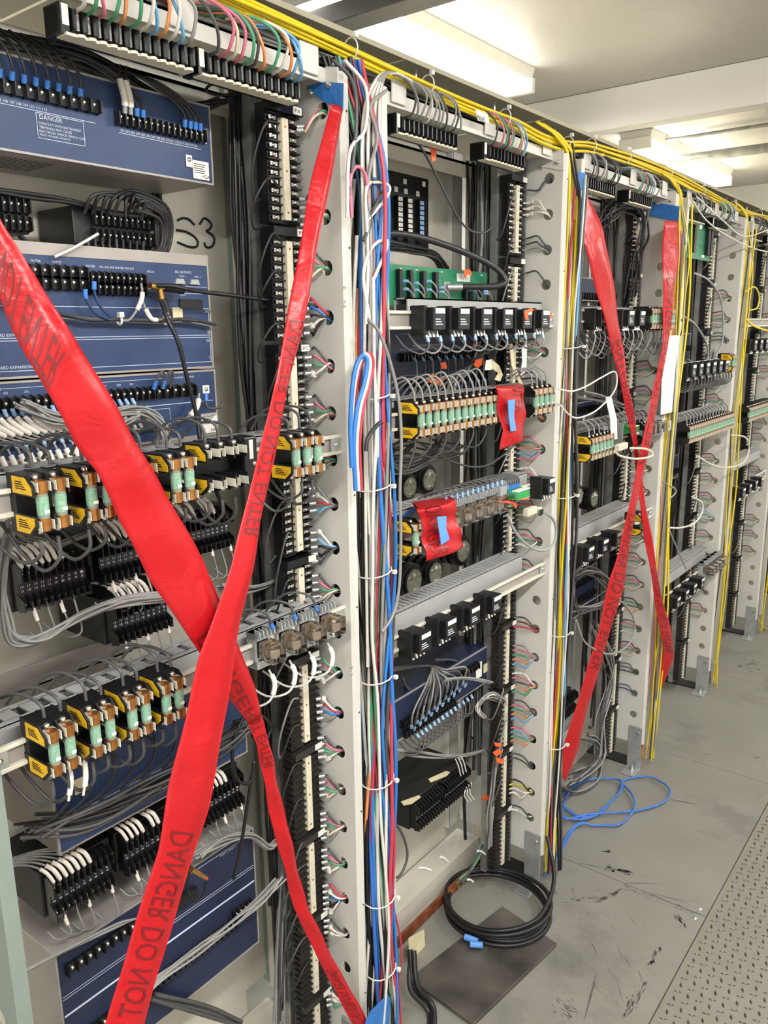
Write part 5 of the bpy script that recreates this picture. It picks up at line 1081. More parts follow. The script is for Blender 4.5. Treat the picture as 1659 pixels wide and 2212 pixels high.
for k in range(11):
    wire([(-0.97, 1.36 + k * .004, 2.098 - 0.003 * (k % 3)), (-0.955, 1.27, 2.10), (-0.945, 1.20 + 0.002 * k, 2.07), (-0.935 - .003 * (k % 3), 1.150 + 0.0052 * k, 1.98), (-0.935, 1.150 + 0.0055 * k, 1.75), (-0.94, 1.148 + 0.005 * ((k * 5) % 11), 1.45), (-0.945, 1.15 + 0.004 * ((k * 7) % 11), 1.0)], 0.0031, 'grey' if k % 3 else 'white', f"grey cable bending from the rack top down the first gutter, {ORD[k]}", 'cable', 'cable', 'grey cables bending into the first gutter')
# floor level of the second bay
t = thing('ground_bar', 'rusty brown copper ground bar along the floor of the second bay', 'bar', (-1.13, 1.40, 0.022))
MB().box(-0.005, 0.003, 0, 0.66, 0.0, 0.030).build('bar', 'brown_bar', t, bevel=0.001)
for k in range(8): MB().rod((0.003, 0.34 + k * 0.030, 0.015), (0.009, 0.34 + k * 0.030, 0.015), 0.007, 6).build('bolt', 'brass', t)
for k in range(2): MB().box(-0.03, 0.004, 0.02 + k * .6, 0.04 + k * .6, -0.021, 0.001).build('bar_foot', 'zinc', t)
for k, P in enumerate(([(905, 1875), (930, 1880)], [(952, 1851), (968, 1862)], [(1032, 1838), (1048, 1845)], [(1010, 1900), (1022, 1905)])): wire(px([P[0], ((P[0][0] + P[1][0]) / 2, (P[0][1] + P[1][1]) / 2 - 2), P[1]], -1.08), 0.0035, '=label_white', f"short white cable marker near the ground bar bolts, {ORD[k]}", 'cable_marker', 'marker', 'white markers by the ground bar')
bundle([(-1.09, 1.90, 0.22), (-1.09, 1.87, 0.15), (-1.10, 1.82, 0.09), (-1.115, 1.77, 0.055)], 5, 0.012, 0.0026, ['dgrey', 'green', 'dgrey'], 'grounding wire reaching down to the brown bar, {n} strand', 'grounding wires')
flag([(882, 2027), (916, 2008), (918, 2050), (884, 2084)], -1.09, 'cream_tag', 'folded cream paper tag hanging from the brown ground bar', 'paper_tag', 'tag')
t = thing('floor_plate', 'dark worn steel plate lying loose on the floor in front of the second bay', 'floor plate', (0, 0, 0))
c4 = [at(885, 2112, z=0.011), at(1085, 1957, z=0.011), at(1203, 2038, z=0.011), at(1022, 2212, z=0.011)]
mb = MB(); mb.prism([(p[0], p[1]) for p in c4][::-1], 'z', 0.001, 0.011); mb.build('plate', 'plate_steel', t, bevel=0.001)
def floor_coil(cx, cy, rx, ry, n, r, colr, label, z0=0.012, lift=0.0, seed=1, turn=0.0, name='cable_coil'):
    rr = random.Random(seed); P = []
    for k in range(n * 18 + 1):
        a = turn + 2 * math.pi * k / 18; q = k / 18; sx = 1 + 0.10 * math.sin(q * 2.3 + seed) ; P.append((cx + math.cos(a) * rx * sx, cy + math.sin(a) * ry * (1 + 0.08 * math.cos(q * 1.9)), z0 + 0.006 * (k // 18) + lift * max(0, math.cos(a + 0.6)) * 0.5))
    return P
P = []
for k in range(80):
    a = 3.75 + (2 * math.pi * 4 + 2.53) * k / 79; q = k / 79 * 4.4
    P.append((-0.995 + math.cos(a) * 0.148 * (1 + 0.05 * math.sin(q * 2.3)), 1.775 + math.sin(a) * 0.135 * (1 + 0.05 * math.cos(q * 1.9)), 0.019 + 0.0075 * q + (0.02 * max(0, math.cos(a)) if k > 50 else 0)))
wire(P + [(-0.868, 1.87, 0.08), (-0.90, 1.94, 0.10), (-0.945, 1.985, 0.16)], 0.0062, 'black', 'coil of thick black cable lying on the steel plate on the floor', 'cable_coil', 'cable', sub=3, n=8)
for k, pq in enumerate(([(808, 987), (907, 1022)], [(850, 1045), (948, 1052)])):
    a, b = [at(780 + p[0] / 3.607, 1750 + p[1] / 3.607, z=0.028) for p in pq]
    tag(MB().rod(a, b, 0.0085, 10).build('tape_wrap', 'light_blue_tape'), f"blue tape wrapped round the end of the black floor coil, {ORD[k]}", 'tape', 'blue tape on the coil ends')
# blue patch cable coil
BP = [(1175, 1890), (1205, 1850), (1240, 1790), (1258, 1775), (1215, 1742), (1200, 1755), (1240, 1770), (1290, 1760), (1330, 1720), (1343, 1690), (1325, 1682), (1270, 1685), (1225, 1710), (1210, 1730), (1240, 1760), (1280, 1762), (1320, 1730), (1342, 1705), (1338, 1685), (1290, 1682), (1240, 1695), (1215, 1765), (1280, 1758), (1370, 1752), (1430, 1735), (1448, 1710), (1430, 1690), (1395, 1677), (1345, 1688), (1365, 1715), (1370, 1745), (1340, 1780), (1290, 1783), (1240, 1785), (1190, 1875)]
P = [tuple(at(a, b, z=0.008 + 0.004 * ((k * 3) % 4))) for k, (a, b) in enumerate(BP)]
wire(P, 0.0036, 'brightblue', 'loosely coiled blue patch cable on the floor by the third bay', 'patch_cable', 'cable', sub=8, n=8)
bundle([tuple(at(a, b, z=0.008)) for a, b in ((1200, 1690), (1240, 1715), (1290, 1690), (1300, 1640))], 4, 0.008, 0.003, ['grey', 'dgrey'], 'grey cable sagging onto the floor by the blue coil, {n} strand', 'grey cables on the floor')
bundle([(-0.99, 1.995, 0.5), (-0.985, 2.0, 0.3), (-0.98, 2.0, 0.15), (-0.99, 1.99, 0.01)], 4, 0.014, 0.009, ['black'], 'fat black cable standing in the gutter at the foot of the second bay, {n}', 'fat black cables at the foot of the second bay', wob=0.3)
bundle([(-0.99, 2.83, 0.35), (-0.985, 2.835, 0.2), (-0.98, 2.83, 0.01)], 3, 0.014, 0.009, ['black'], 'fat black cable standing in the gutter at the foot of the third bay, {n}', 'fat black cables at the foot of the third bay', wob=0.3)
bundle([(-0.99, 3.67, 0.35), (-0.985, 3.67, 0.2), (-0.98, 3.67, 0.01)], 3, 0.014, 0.009, ['black'], 'fat black cable standing in the gutter at the foot of the fourth bay, {n}', 'fat black cables at the foot of the fourth bay', wob=0.3)
bundle([(-1.03, 1.40, 0.12), (-0.99, 1.36, 0.06), (-0.95, 1.38, 0.01), (-0.90, 1.30, 0.008)], 3, 0.012, 0.007, ['black', 'charcoal'], 'black cable crossing the floor left of the steel plate, {n}', 'black cables left of the floor plate', wob=0.4)
wire(px([(835, 1915), (850, 1960), (868, 2050), (862, 2120), (866, 2212)], -0.93), 0.0022, 'red', 'thin red wire hanging at the foot of the second left post', 'hanging_wire', 'wire')
wire(px([(838, 1760), (868, 1800), (880, 1850), (862, 1893), (835, 1890)], -0.96), 0.003, 'dgrey', 'grey cable loop bulging out at the lower left of the second bay', 'cable_loop', 'cable')
# scuffs and scratches with their own shape on the floor
mat('brown_scuff', '4A4540', 0.6, var=0.3, scale=60)
sr = random.Random(5)
def scratches(x0, y0, x1, y1, n, spread, ln, wd, mb):
    """clusters of thin scratches between two floor points given in photo pixels"""
    A, B = at(x0, y0, z=0.0008), at(x1, y1, z=0.0008); d = (B - A); L = np.linalg.norm(d); d /= L; q = np.array([-d[1], d[0], 0])
    for _ in range(n):
        c = A + d * L * sr.random() + q * sr.gauss(0, spread); l = ln * sr.uniform(0.3, 1.3); w_ = wd * sr.uniform(0.4, 1.3); an = sr.gauss(0, 0.18)
        e = d * math.cos(an) + q * math.sin(an); f = np.array([-e[1], e[0], 0])
        mb.add([tuple(c - e * l), tuple(c - e * l * .2 - f * w_), tuple(c + e * l), tuple(c + e * l * .1 + f * w_)], [(0, 1, 2, 3)])
def long_mark(x0, y0, x1, y1, w_, mb):
    A, B = at(x0, y0, z=0.0008), at(x1, y1, z=0.0008); d = (B - A) / np.linalg.norm(B - A); q = np.array([-d[1], d[0], 0]) * w_
    mb.add([tuple(A), tuple((A + B) / 2 - q), tuple(B), tuple((A + B) / 2 + q)], [(0, 1, 2, 3)])
mb = MB()
scratches(1308, 1872, 1360, 1886, 26, 0.007, 0.010, 0.004, mb); scratches(1304, 1838, 1318, 1840, 10, 0.004, 0.006, 0.003, mb)
scratches(1290, 1948, 1345, 1922, 26, 0.004, 0.012, 0.002, mb); scratches(1215, 1945, 1290, 1938, 14, 0.006, 0.01, 0.0015, mb)
scratches(1405, 2085, 1425, 2045, 26, 0.004, 0.010, 0.0022, mb); scratches(1350, 2195, 1395, 2120, 30, 0.007, 0.014, 0.0014, mb)
scratches(1460, 1975, 1475, 2000, 16, 0.006, 0.012, 0.0018, mb); scratches(1345, 1912, 1510, 1975, 40, 0.008, 0.010, 0.0009, mb)
scratches(1595, 1440, 1645, 1432, 34, 0.030, 0.014, 0.003, mb); scratches(1200, 2160, 1240, 2190, 26, 0.02, 0.01, 0.0012, mb); scratches(1230, 1900, 1420, 2180, 26, 0.09, 0.03, 0.0006, mb)
for q in ((1240, 1862, 1312, 1876, .0012), (1340, 1907, 1430, 1908, .0012), (1438, 1725, 1515, 1739, .002), (1292, 2090, 1260, 2212, .0022), (1410, 1930, 1490, 1950, .001), (1512, 1627, 1540, 1632, .002), (1625, 1636, 1645, 1636, .003), (1275, 2030, 1292, 2065, .0008)): long_mark(*q, mb)
mb.f = [tuple(f) for f in mb.f]
struct(mb.build('trim_4', 'brown_scuff'))
rv = MB()
for a, b in ((1512, 1963), (1501, 1983)): rv.dome(tuple(at(a, b, z=0)), (0, 0, 1), 0.007, 0.003)
struct(rv.build('trim_6', 'zinc'))

# ------------------------------------------------------------------ third to fifth bays
din_rail(2, 1.680, label='top mounting rail of the third bay behind the red tapes')
din_rail(2, 1.320, label='middle mounting rail of the third bay behind the red tapes')
din_rail(2, 1.005, label='lower mounting rail of the third bay behind the red tapes')
for k, y in enumerate((2.15, 2.345, 2.435)): put('br', None, (-0.962, y, 1.672), f"black relay on the top rail of the third bay, {ORD[k]} from the left", 'black relays on the top rail of the third bay')
for k in range(4): put(('h', True), None, (FX, 2.53 + k * 0.053, 1.672), f"fuse holder on the top rail of the third bay, {ORD[k]} from the left", 'fuse holders on the top rail of the third bay')
for k in range(3): put(('h', k > 0), None, (FX, 2.12 + k * 0.053, 1.315), f"fuse holder on the middle rail of the third bay, {ORD[k]} from the left", 'fuse holders on the middle rail of the third bay')
put(('h', True), None, (FX, 2.52, 1.315), 'fuse holder between the two red tapes on the middle rail, third bay', 'fuse holders on the middle rail of the third bay')
for k in range(4): put('cr', None, (-0.962, 2.62 + k * 0.045, 1.318), f"clear relay on the middle rail of the third bay, {ORD[k]} from the left", 'clear relays in the third bay')
for k in range(3): put('br', None, (-0.962, 2.13 + k * 0.105, 1.000), f"black relay on the lower rail of the third bay, {ORD[k]} from the left", 'black relays on the lower rail of the third bay')
put(('h', False), None, (FX, 2.55, 1.01), 'fuse holder with yellow label on the lower rail of the third bay', 'fuse holders on the lower rail of the third bay')
for (y, z, k) in ((2.07, 1.708, 0), (2.08, 1.35, 1)): duct(y, 2.72, z, f"grey wire duct behind the {('top', 'middle')[k]} rail of the third bay", pitch=0.03)
duct(2.08, 2.68, 1.055, 'long slotted grey duct above the lower rail of the third bay', pitch=0.0175, h=0.05, d=0.06)
t = thing('green_terminal', 'green plug terminal with blue lugs on the middle rail of the third bay', 'connector', tuple(at(1338, 932, x=-0.95)))
MB().prism([(-0.01, 0.018), (0.035, 0.010), (0.035, -0.004), (-0.01, -0.012)], 'y', 0, 0.075).build('terminal_body', 'terminal_green', t, bevel=0.001); MB().box(0.02, 0.036, 0.02, 0.07, 0.012, 0.015).build('white_insert', 'label_white', t)
MB().box(0, 0.03, -0.05, -0.046, -0.06, 0.03).box(-0.002, 0.0, -0.05, -0.01, -0.06, 0.03).build('mounting_plate', 'zinc', t)
t = thing('data_plug', 'cream data plug at the grey cable crossing the red tapes', 'plug', tuple(at(1332, 968, x=-0.90)))
MB().box(-0.008, 0.008, 0, 0.07, -0.010, 0.010).build('plug_shell', 'cream_plug', t, bevel=0.003)
wire(px([(1362, 968), (1395, 970), (1410, 980), (1400, 988), (1370, 991), (1340, 985), (1328, 975)], -0.865), 0.0036, '=cream_plug', 'grey data cable loop crossing in front of the far red tapes', 'data_cable', 'cable', sub=8, n=8)
for (u, v, d) in ((1250, 1072, 'left'), (1283, 1078, 'right')):
    p = at(u, v, x=-1.11); rheostat((-1.11, p[1], p[2]), 0.040, f"black ribbed round coil in the third bay, {d} one")
rr = random.Random(91)
def mess(i, pts, n, sp, cs, d, grp, r=0.003): bundle(px(pts, -1.05), n, sp, r, cs, d, grp, wob=0.8, seed=rr.randint(1, 999))
mess(2, [(1235, 1250), (1265, 1235), (1300, 1250), (1325, 1285), (1290, 1310), (1240, 1320), (1232, 1280)], 8, 0.022, ['dgrey', 'grey'], 'grey cable heaped below the lower duct of the third bay, {n} strand', 'heaped cables in the third bay')
mess(2, [(1285, 1350), (1310, 1420), (1320, 1480), (1300, 1560), (1290, 1640), (1240, 1680)], 8, 0.016, ['grey', 'dgrey', 'grey'], 'grey cable falling to the floor in the third bay, {n} strand', 'falling cables in the third bay')
mess(2, [(1265, 1590), (1290, 1600), (1300, 1630), (1270, 1660), (1230, 1690)], 6, 0.016, ['grey', 'dgrey'], 'grey cable curl low in the third bay, {n} strand', 'low cable curls in the third bay')
mess(2, [(1300, 480), (1320, 455), (1360, 450), (1385, 470), (1380, 520), (1368, 560), (1365, 640)], 9, 0.020, ['dgrey', 'charcoal', 'dgrey'], 'dark cable curving into the third bay trunk, {n} strand', 'trunk curve of the third bay', 0.003)
mess(2, [(1245, 850), (1290, 860), (1330, 870), (1350, 880)], 5, 0.014, ['grey', 'dgrey'], 'grey cable lying over the middle unit of the third bay, {n} strand', 'cables over the middle unit')
wire(px([(1205, 840), (1235, 845), (1265, 835), (1300, 815), (1328, 803), (1332, 830), (1320, 855), (1290, 885), (1260, 900), (1235, 900), (1205, 870)], -0.90), 0.0024, 'white', 'white and grey looped wire sticking out above the third bay fuses', 'looped_wire', 'wire', sub=8)
flag([(1308, 858), (1320, 856), (1332, 905), (1333, 948), (1320, 950), (1318, 905)], -0.92, 'label_white', 'white paper tag hanging on the third bay fuses', 'paper_tag', 'tag')
wire(px([(1332, 1293), (1352, 1308), (1368, 1335), (1370, 1365), (1355, 1395), (1325, 1412), (1295, 1408), (1262, 1385), (1245, 1340)], -0.90), 0.003, 'grey', 'big grey cable loop hanging low in front of the third bay', 'cable_loop', 'cable', sub=8)
for k in range(16):
    y = 2.14 + k * 0.035
    wire([(-0.935, y, 1.64), (-0.93, y, 1.615), (-0.945, y - 0.015, 1.585 - rr.uniform(0, .03)), (-0.98, y - 0.03, 1.60), (-1.02, y - 0.04, 1.64)], 0.0024, 'dgrey' if k % 2 else 'grey', f"grey loop under the top rail of the third bay, {ORD[k]} from the left", group='loops under the top rail of the third bay')
    if k < 13: wire([(-0.935, y, 1.352), (-0.94, y, 1.375), (-0.96, y - 0.02, 1.39), (-1.0, y - 0.04, 1.36)], 0.0024, 'grey', f"grey arch above the middle rail of the third bay, {ORD[k]} from the left", group='arches above the middle rail of the third bay')
for (y, d) in ((2.20, 'left'), (2.33, 'right')): put('tb2', None, (-1.08, y, 0.35), f"flat black relay low in the third bay, {d} one", 'low black relays in the third bay')
# fourth bay
for z, n in ((1.500, 'upper'), (1.262, 'middle'), (0.615, 'lower')): din_rail(3, z, label=f"{n} mounting rail of the fourth bay")
for k in range(6): put('br', None, (-0.962, 2.97 + k * 0.082, 1.49), f"black relay on the upper rail of the fourth bay, {ORD[k]} from the left", 'black relays on the upper rail of the fourth bay')
put(('h', False), None, (FX, 3.47, 1.50), 'fuse holder with yellow label on the upper rail of the fourth bay', 'fuse holders on the upper rail of the fourth bay')
for k in range(11): put(('h', True), None, (FX, 2.98 + k * 0.053, 1.262), f"fuse holder in the long row of the fourth bay, {ORD[k]} from the left", 'fuse holders in the fourth bay')
duct(2.92, 3.56, 1.295, 'grey duct behind the long fuse row of the fourth bay', pitch=0.03)
duct(2.92, 3.60, 0.69, 'slotted grey duct low in the fourth bay', pitch=0.0175, h=0.05, d=0.06)
for k in range(4): put('br', None, (-0.962, 2.98 + k * 0.10, 0.61), f"black relay on the lower rail of the fourth bay, {ORD[k]} from the left", 'black relays on the lower rail of the fourth bay')
for k in range(5): put('cr', None, (-0.95, 3.40 + k * 0.05, 0.64), f"clear relay low in the fourth bay, {ORD[k]} from the left", 'clear relays in the fourth bay')
for k in range(14):
    y = 3.0 + k * 0.04
    wire([(-0.935, y, 1.30), (-0.94, y, 1.325), (-0.96, y - 0.02, 1.34), (-1.0, y - 0.04, 1.31)], 0.0026, 'grey', f"grey arch above the fuse row of the fourth bay, {ORD[k]} from the left", group='arches above the fuse row of the fourth bay')
    wire([(-0.935, y, 1.47), (-0.93, y, 1.44), (-0.95, y - 0.02, 1.415), (-1.0, y - 0.04, 1.44)], 0.0026, 'dgrey', f"dark loop under the upper rail of the fourth bay, {ORD[k]} from the left", group='loops under the upper rail of the fourth bay')
t = thing('circuit_board', 'green circuit board with black connectors high in the fourth bay', 'circuit board', tuple(at(1484, 556, x=-1.02)), None)
MB().box(-0.003, 0, 0, 0.27, 0, 0.13).build('board', 'pcb_green', t)
for y in (0.03, 0.20, 0.235): MB().box(0, 0.014, y, y + 0.022, 0.02, 0.13).build('connector_strip', 'black_plastic', t, bevel=0.001)
MB().box(0, 0.001, 0.12, 0.15, 0.11, 0.13).box(0, 0.001, 0.17, 0.2, 0.01, 0.02).build('white_label', 'label_white', t)
wire(px([(1500, 590), (1530, 605), (1555, 640), (1562, 690), (1560, 740), (1545, 770)], -0.95), 0.0036, '=socket_grey', 'grey data cable arcing in front of the fourth bay', 'data_cable', 'cable', sub=8, n=8)
wire(px([(1470, 680), (1500, 700), (1525, 740), (1528, 775), (1500, 790), (1475, 785)], -0.98), 0.0045, 'grey', 'thick grey cable loop at the middle of the fourth bay', 'cable_loop', 'cable', sub=8)
wire(px([(1580, 940), (1610, 945), (1618, 970), (1605, 1000), (1570, 1010), (1540, 1005), (1505, 985)], -0.90), 0.0036, '=cream_plug', 'cream data cable looping out at the right of the fourth bay', 'data_cable', 'cable', sub=8, n=8)
wire(px([(1495, 1073), (1515, 1085), (1517, 1105), (1500, 1130), (1470, 1140), (1445, 1140)], -0.93), 0.0036, 'white', 'white cable loop in the middle of the fourth bay', 'cable_loop', 'cable', sub=8)
wire(px([(1430, 1040), (1460, 1060), (1440, 1090), (1445, 1140), (1465, 1190), (1482, 1230)], -0.93), 0.003, 'grey', 'grey cable trailing down the left of the fourth bay', 'hanging_cable', 'cable', sub=8)
mess(3, [(1475, 770), (1500, 800), (1520, 790), (1525, 760)], 5, 0.02, ['grey', 'dgrey'], 'grey cable behind the upper relays of the fourth bay, {n} strand', 'cables behind the fourth bay relays')
for k, P in enumerate(([(1490, 425), (1530, 480), (1590, 520), (1640, 540), (1680, 545)], [(1505, 425), (1560, 475), (1605, 510), (1650, 500), (1680, 485)])): wire(px(P, -0.93), 0.0028, 'white', f"white cable swagging across the fourth bay top, {ORD[k]}", 'hanging_cable', 'cable', 'white swags across the fourth bay', sub=8)
# fifth bay
for z, n in ((1.66, 'upper'), (1.262, 'middle'), (0.90, 'lower')): din_rail(4, z, label=f"{n} mounting rail of the fifth bay")
for k in range(4): put('br', None, (-0.962, 3.80 + k * 0.10, 1.56), f"black relay on the upper rail of the fifth bay, {ORD[k]} from the left", 'black relays in the fifth bay')
for k in range(9): put(('h', True), None, (FX, 3.80 + k * 0.053, 1.262), f"fuse holder in the row of the fifth bay, {ORD[k]} from the left", 'fuse holders in the fifth bay')
duct(3.76, 4.42, 1.03, 'slotted grey duct of the fifth bay', pitch=0.0175, h=0.05, d=0.06)
for k in range(4): put('br', None, (-0.962, 3.82 + k * 0.11, 0.90), f"black relay on the lower rail of the fifth bay, {ORD[k]} from the left", 'low black relays in the fifth bay')
wire(px([(1610, 630), (1630, 620), (1640, 640), (1635, 665), (1620, 670)], -0.93), 0.0034, 'yellow', 'yellow cable loop beside the fifth bay post', 'cable_loop', 'cable', sub=8)
wire(px([(1612, 690), (1630, 705), (1660, 715), (1680, 720)], -0.93), 0.005, 'yellow', 'thick yellow cable crossing the fifth bay', 'thick_cable', 'cable', sub=8)
wire(px([(1640, 1340), (1650, 1355), (1665, 1365)], -0.93), 0.0035, 'yellow', 'yellow cable at the foot of the fifth bay', 'cable_end', 'cable', sub=8)

# ------------------------------------------------------------------ red tapes, blue tapes, paper
def tape(name, label, cat, Lp, Rp, xs, n=60, texts=(), bulge=0.006, mname='danger_tape', wob=0.002, seed=1, crease=0.66, group=None, fq=23):
    """a strip of plastic tape: two edges in the plane of the racks, a soft fold along it, real thickness, printed letters as a part"""
    L = np.array([p[:2] for p in Lp], float); Rr = np.array([p[:2] for p in Rp], float)
    def arc(P):
        d = np.r_[0, np.cumsum(np.linalg.norm(np.diff(P, axis=0), axis=1))]; return d / d[-1]
    aL, aR = arc(L), arc(Rr); rn = random.Random(seed); ph = [rn.uniform(0, 6) for _ in range(6)]
    M = 10
    def edge(t):
        return np.array([np.interp(t, aL, L[:, 0]), np.interp(t, aL, L[:, 1])]), np.array([np.interp(t, aR, Rr[:, 0]), np.interp(t, aR, Rr[:, 1])])
    def point(t, u, off=0.0):
        l, r_2 = edge(t); x = float(np.interp(t, [q[0] for q in xs], [q[1] for q in xs])); p = l + (r_2 - l) * u
        w = at(p[0], p[1], x=x)
        fold = bulge * (1 - abs(u - crease) / (crease if u < crease else 1 - crease)) + wob * math.sin(t * fq + ph[0] + u * 2) + wob * 0.7 * math.sin(t * fq * 2.1 + ph[1] - u * 4)
        return w + np.array([fold + off, 0, 0])
    V = []
    for sgn in (1, -1):
        for i in range(n + 1):
            for j in range(M + 1): V.append(point(i / n, j / M, 0.0003 * sgn))
    F = []; K = (n + 1) * (M + 1)
    for i in range(n):
        for j in range(M):
            a = i * (M + 1) + j; F.append((a, a + 1, a + M + 2, a + M + 1)); F.append((a + K, a + K + M + 1, a + K + M + 2, a + K + 1))
        for j in (0, M): a = i * (M + 1) + j; F.append((a, a + M + 1, a + K + M + 1, a + K))
    for i in (0, n):
        for j in range(M): a = i * (M + 1) + j; F.append((a, a + 1, a + K + 1, a + K))
    mb = MB(); mb.add(V, F, 0, True); o = tag(mb.build(name, mname), label, cat, group)
    for (s_, t0, t1, mir, u0, u1) in texts:
        m2 = MB()
        def fn(a, b, t0=t0, t1=t1, mir=mir, u0=u0, u1=u1):
            u = (u1 - (u1 - u0) * b) if mir else (u0 + (u1 - u0) * b)
            return point(t0 + (t1 - t0) * a, u, 0.0012)
        Vt, Ft = text_geo(s_); mx = Vt.max(0)
        # subdivide long letters a little so they follow the folds
        bmm = bmesh.new(); vs = [bmm.verts.new((p[0] / mx[0], p[1] / mx[1], 0)) for p in Vt]
        for f in Ft:
            try: bmm.faces.new([vs[i] for i in f])
            except ValueError: pass
        bmesh.ops.subdivide_edges(bmm, edges=[e for e in bmm.edges if e.calc_length() > 0.25], cuts=2)
        bmesh.ops.triangulate(bmm, faces=bmm.faces[:]); bmm.verts.index_update()
        m2.add([fn(v.co.x, v.co.y) for v in bmm.verts], [tuple(v.index for v in f.verts) for f in bmm.faces]); bmm.free()
        m2.build('lettering', 'tape_ink', o)
    return o
DT = 'DANGER DO NOT ENTER'
AR = [(-60, 365), (0, 468), (60, 575), (130, 680), (200, 790), (290, 950), (340, 1030), (395, 1130), (440, 1215), (475, 1300), (520, 1400), (548, 1480), (562, 1535)]
AL = [(-60, 540), (0, 645), (55, 770), (110, 860), (165, 960), (210, 1020), (260, 1130), (330, 1260), (390, 1350), (440, 1425), (498, 1510), (520, 1540), (540, 1565)]
tape('danger_tape', 'wide red danger tape falling from upper left, under the other strip', 'danger tape', AL, AR, [(0, -0.93), (0.3, -0.885), (0.8, -0.888), (1, -0.91)], n=90,
     texts=[('DO NOT ENTER', -0.10 + 0.10, 0.30, True, 0.02, 0.62), ('DANGER', 0.82, 1.0, True, 0.06, 0.5)], bulge=0.010, seed=3)
TR = [(562, 1535), (575, 1585), (590, 1640), (620, 1780), (665, 1960), (720, 2070), (780, 2180), (802, 2225)]
TL = [(535, 1555), (555, 1610), (563, 1660), (590, 1790), (635, 1960), (680, 2060), (730, 2150), (765, 2225)]
tape('danger_tape', 'narrow twisted tail of red danger tape running down to the post foot', 'danger tape', TL, TR, [(0, -0.91), (0.5, -0.93), (1, -0.925)], n=60,
     texts=[('OT ENTER', 0.0, 0.16, True, 0.1, 0.8), (DT, 0.80, 0.99, True, 0.1, 0.7)], bulge=0.005, seed=5)
BR = [(742, 235), (735, 290), (722, 360), (692, 490), (655, 700), (620, 860), (590, 1000), (560, 1130), (545, 1230), (520, 1350), (490, 1530), (450, 1740), (410, 1880), (370, 2010), (330, 2140), (300, 2240)]
BL = [(712, 225), (690, 320), (672, 400), (640, 580), (600, 780), (580, 900), (555, 1000), (532, 1090), (500, 1220), (470, 1300), (430, 1420), (400, 1560), (365, 1700), (340, 1830), (300, 1970), (222, 2240)]
tape('danger_tape', 'long red danger tape from the blue taped post top down to lower left', 'danger tape', BL, BR, [(0, -0.948), (0.08, -0.925), (0.3, -0.87), (1, -0.86)], n=120,
     texts=[(DT, 0.228, 0.46, True, 0.16, 0.82), ('DANGER DO NOT E', 0.775, 0.995, True, 0.2, 0.76)], bulge=0.008, seed=7)
CR = [(1264, 405), (1300, 490), (1315, 560), (1330, 640), (1345, 740), (1355, 830), (1372, 920), (1385, 1020), (1395, 1100), (1410, 1180), (1430, 1290), (1450, 1360), (1456, 1420), (1440, 1455), (1428, 1487)]
CL = [(1258, 430), (1262, 520), (1290, 640), (1313, 720), (1335, 800), (1355, 900), (1370, 990), (1380, 1060), (1388, 1130), (1398, 1200), (1408, 1260), (1420, 1330), (1434, 1400), (1428, 1445), (1420, 1480)]
tape('danger_tape', 'red danger tape slanting right across the third bay', 'danger tape', CL, CR, [(0, -0.946), (0.1, -0.92), (0.9, -0.90), (1, -0.93)], n=80,
     texts=[('ENTER', 0.30, 0.40, True, 0.1, 0.8), ('DANGER DO N', 0.40, 0.52, True, 0.1, 0.7), (DT, 0.76, 0.93, True, 0.15, 0.8)], bulge=0.008, seed=9)
DR = [(1468, 478), (1466, 560), (1455, 640), (1442, 760), (1422, 860), (1407, 950), (1390, 1010), (1375, 1100), (1360, 1180), (1347, 1270), (1322, 1340), (1302, 1430), (1272, 1520), (1250, 1610), (1220, 1690)]
DL = [(1436, 476), (1431, 540), (1434, 640), (1430, 740), (1420, 800), (1400, 900), (1385, 970), (1368, 1040), (1352, 1120), (1338, 1190), (1318, 1250), (1300, 1330), (1280, 1400), (1258, 1480), (1235, 1560), (1217, 1620), (1213, 1680)]
tape('danger_tape', 'red danger tape slanting left across the third bay from its right post', 'danger tape', DL, DR, [(0, -0.944), (0.1, -0.90), (0.4, -0.885), (0.9, -0.91), (1, -0.93)], n=80,
     texts=[(DT, 0.10, 0.40, True, 0.2, 0.8), (DT, 0.52, 0.80, False, 0.15, 0.85)], bulge=0.006, seed=11)
tape('danger_tape_patch', 'crumpled red tape patch hung over the fuse row, upper one in second bay', 'danger tape', [(1052, 836), (1070, 832), (1073, 850), (1078, 890), (1084, 930), (1078, 972)], [(1125, 828), (1133, 835), (1134, 860), (1132, 900), (1130, 930), (1130, 953)], [(0, -0.985), (0.14, -0.908), (1, -0.905)], n=30,
     texts=[('NTER', 0.06, 0.50, False, 0.55, 0.95)], bulge=0.006, seed=13, wob=0.0032, fq=7)
tape('danger_tape_patch', 'crumpled red tape patch marked DANGER over the third rail, second bay', 'danger tape', [(890, 1085), (893, 1095), (908, 1120), (915, 1160), (920, 1212)], [(968, 1070), (985, 1080), (988, 1120), (992, 1150), (1000, 1180)], [(0, -0.985), (0.14, -0.912), (1, -0.90)], n=30,
     texts=[('DANGER', 0.12, 0.98, False, 0.12, 0.52)], bulge=0.007, seed=15, wob=0.004, fq=8)
pt = 'painters_tape'
bt = 'blue painter tape'
o = flag([(663, 186), (698, 177), (742, 180), (741, 238), (703, 221), (663, 195)], 1.1085, pt, 'blue painter tape holding the long red tape at the nearest post top', 'blue_tape', bt, plane='y')
flag([(1242, 370), (1265, 374), (1262, 412), (1241, 405)], -0.9485, pt, 'blue painter tape at the upper left of the third bay', 'blue_tape', bt)
flag([(1410, 436), (1468, 446), (1466, 479), (1403, 466)], 2.7845, pt, 'blue painter tape at the upper right post of the third bay', 'blue_tape', bt, plane='y')
flag([(788, 2212), (800, 2185), (838, 2148), (843, 2165), (838, 2230), (788, 2230)], -0.915, pt, 'crumpled blue painter tape at the foot of the first gutter', 'blue_tape', bt)
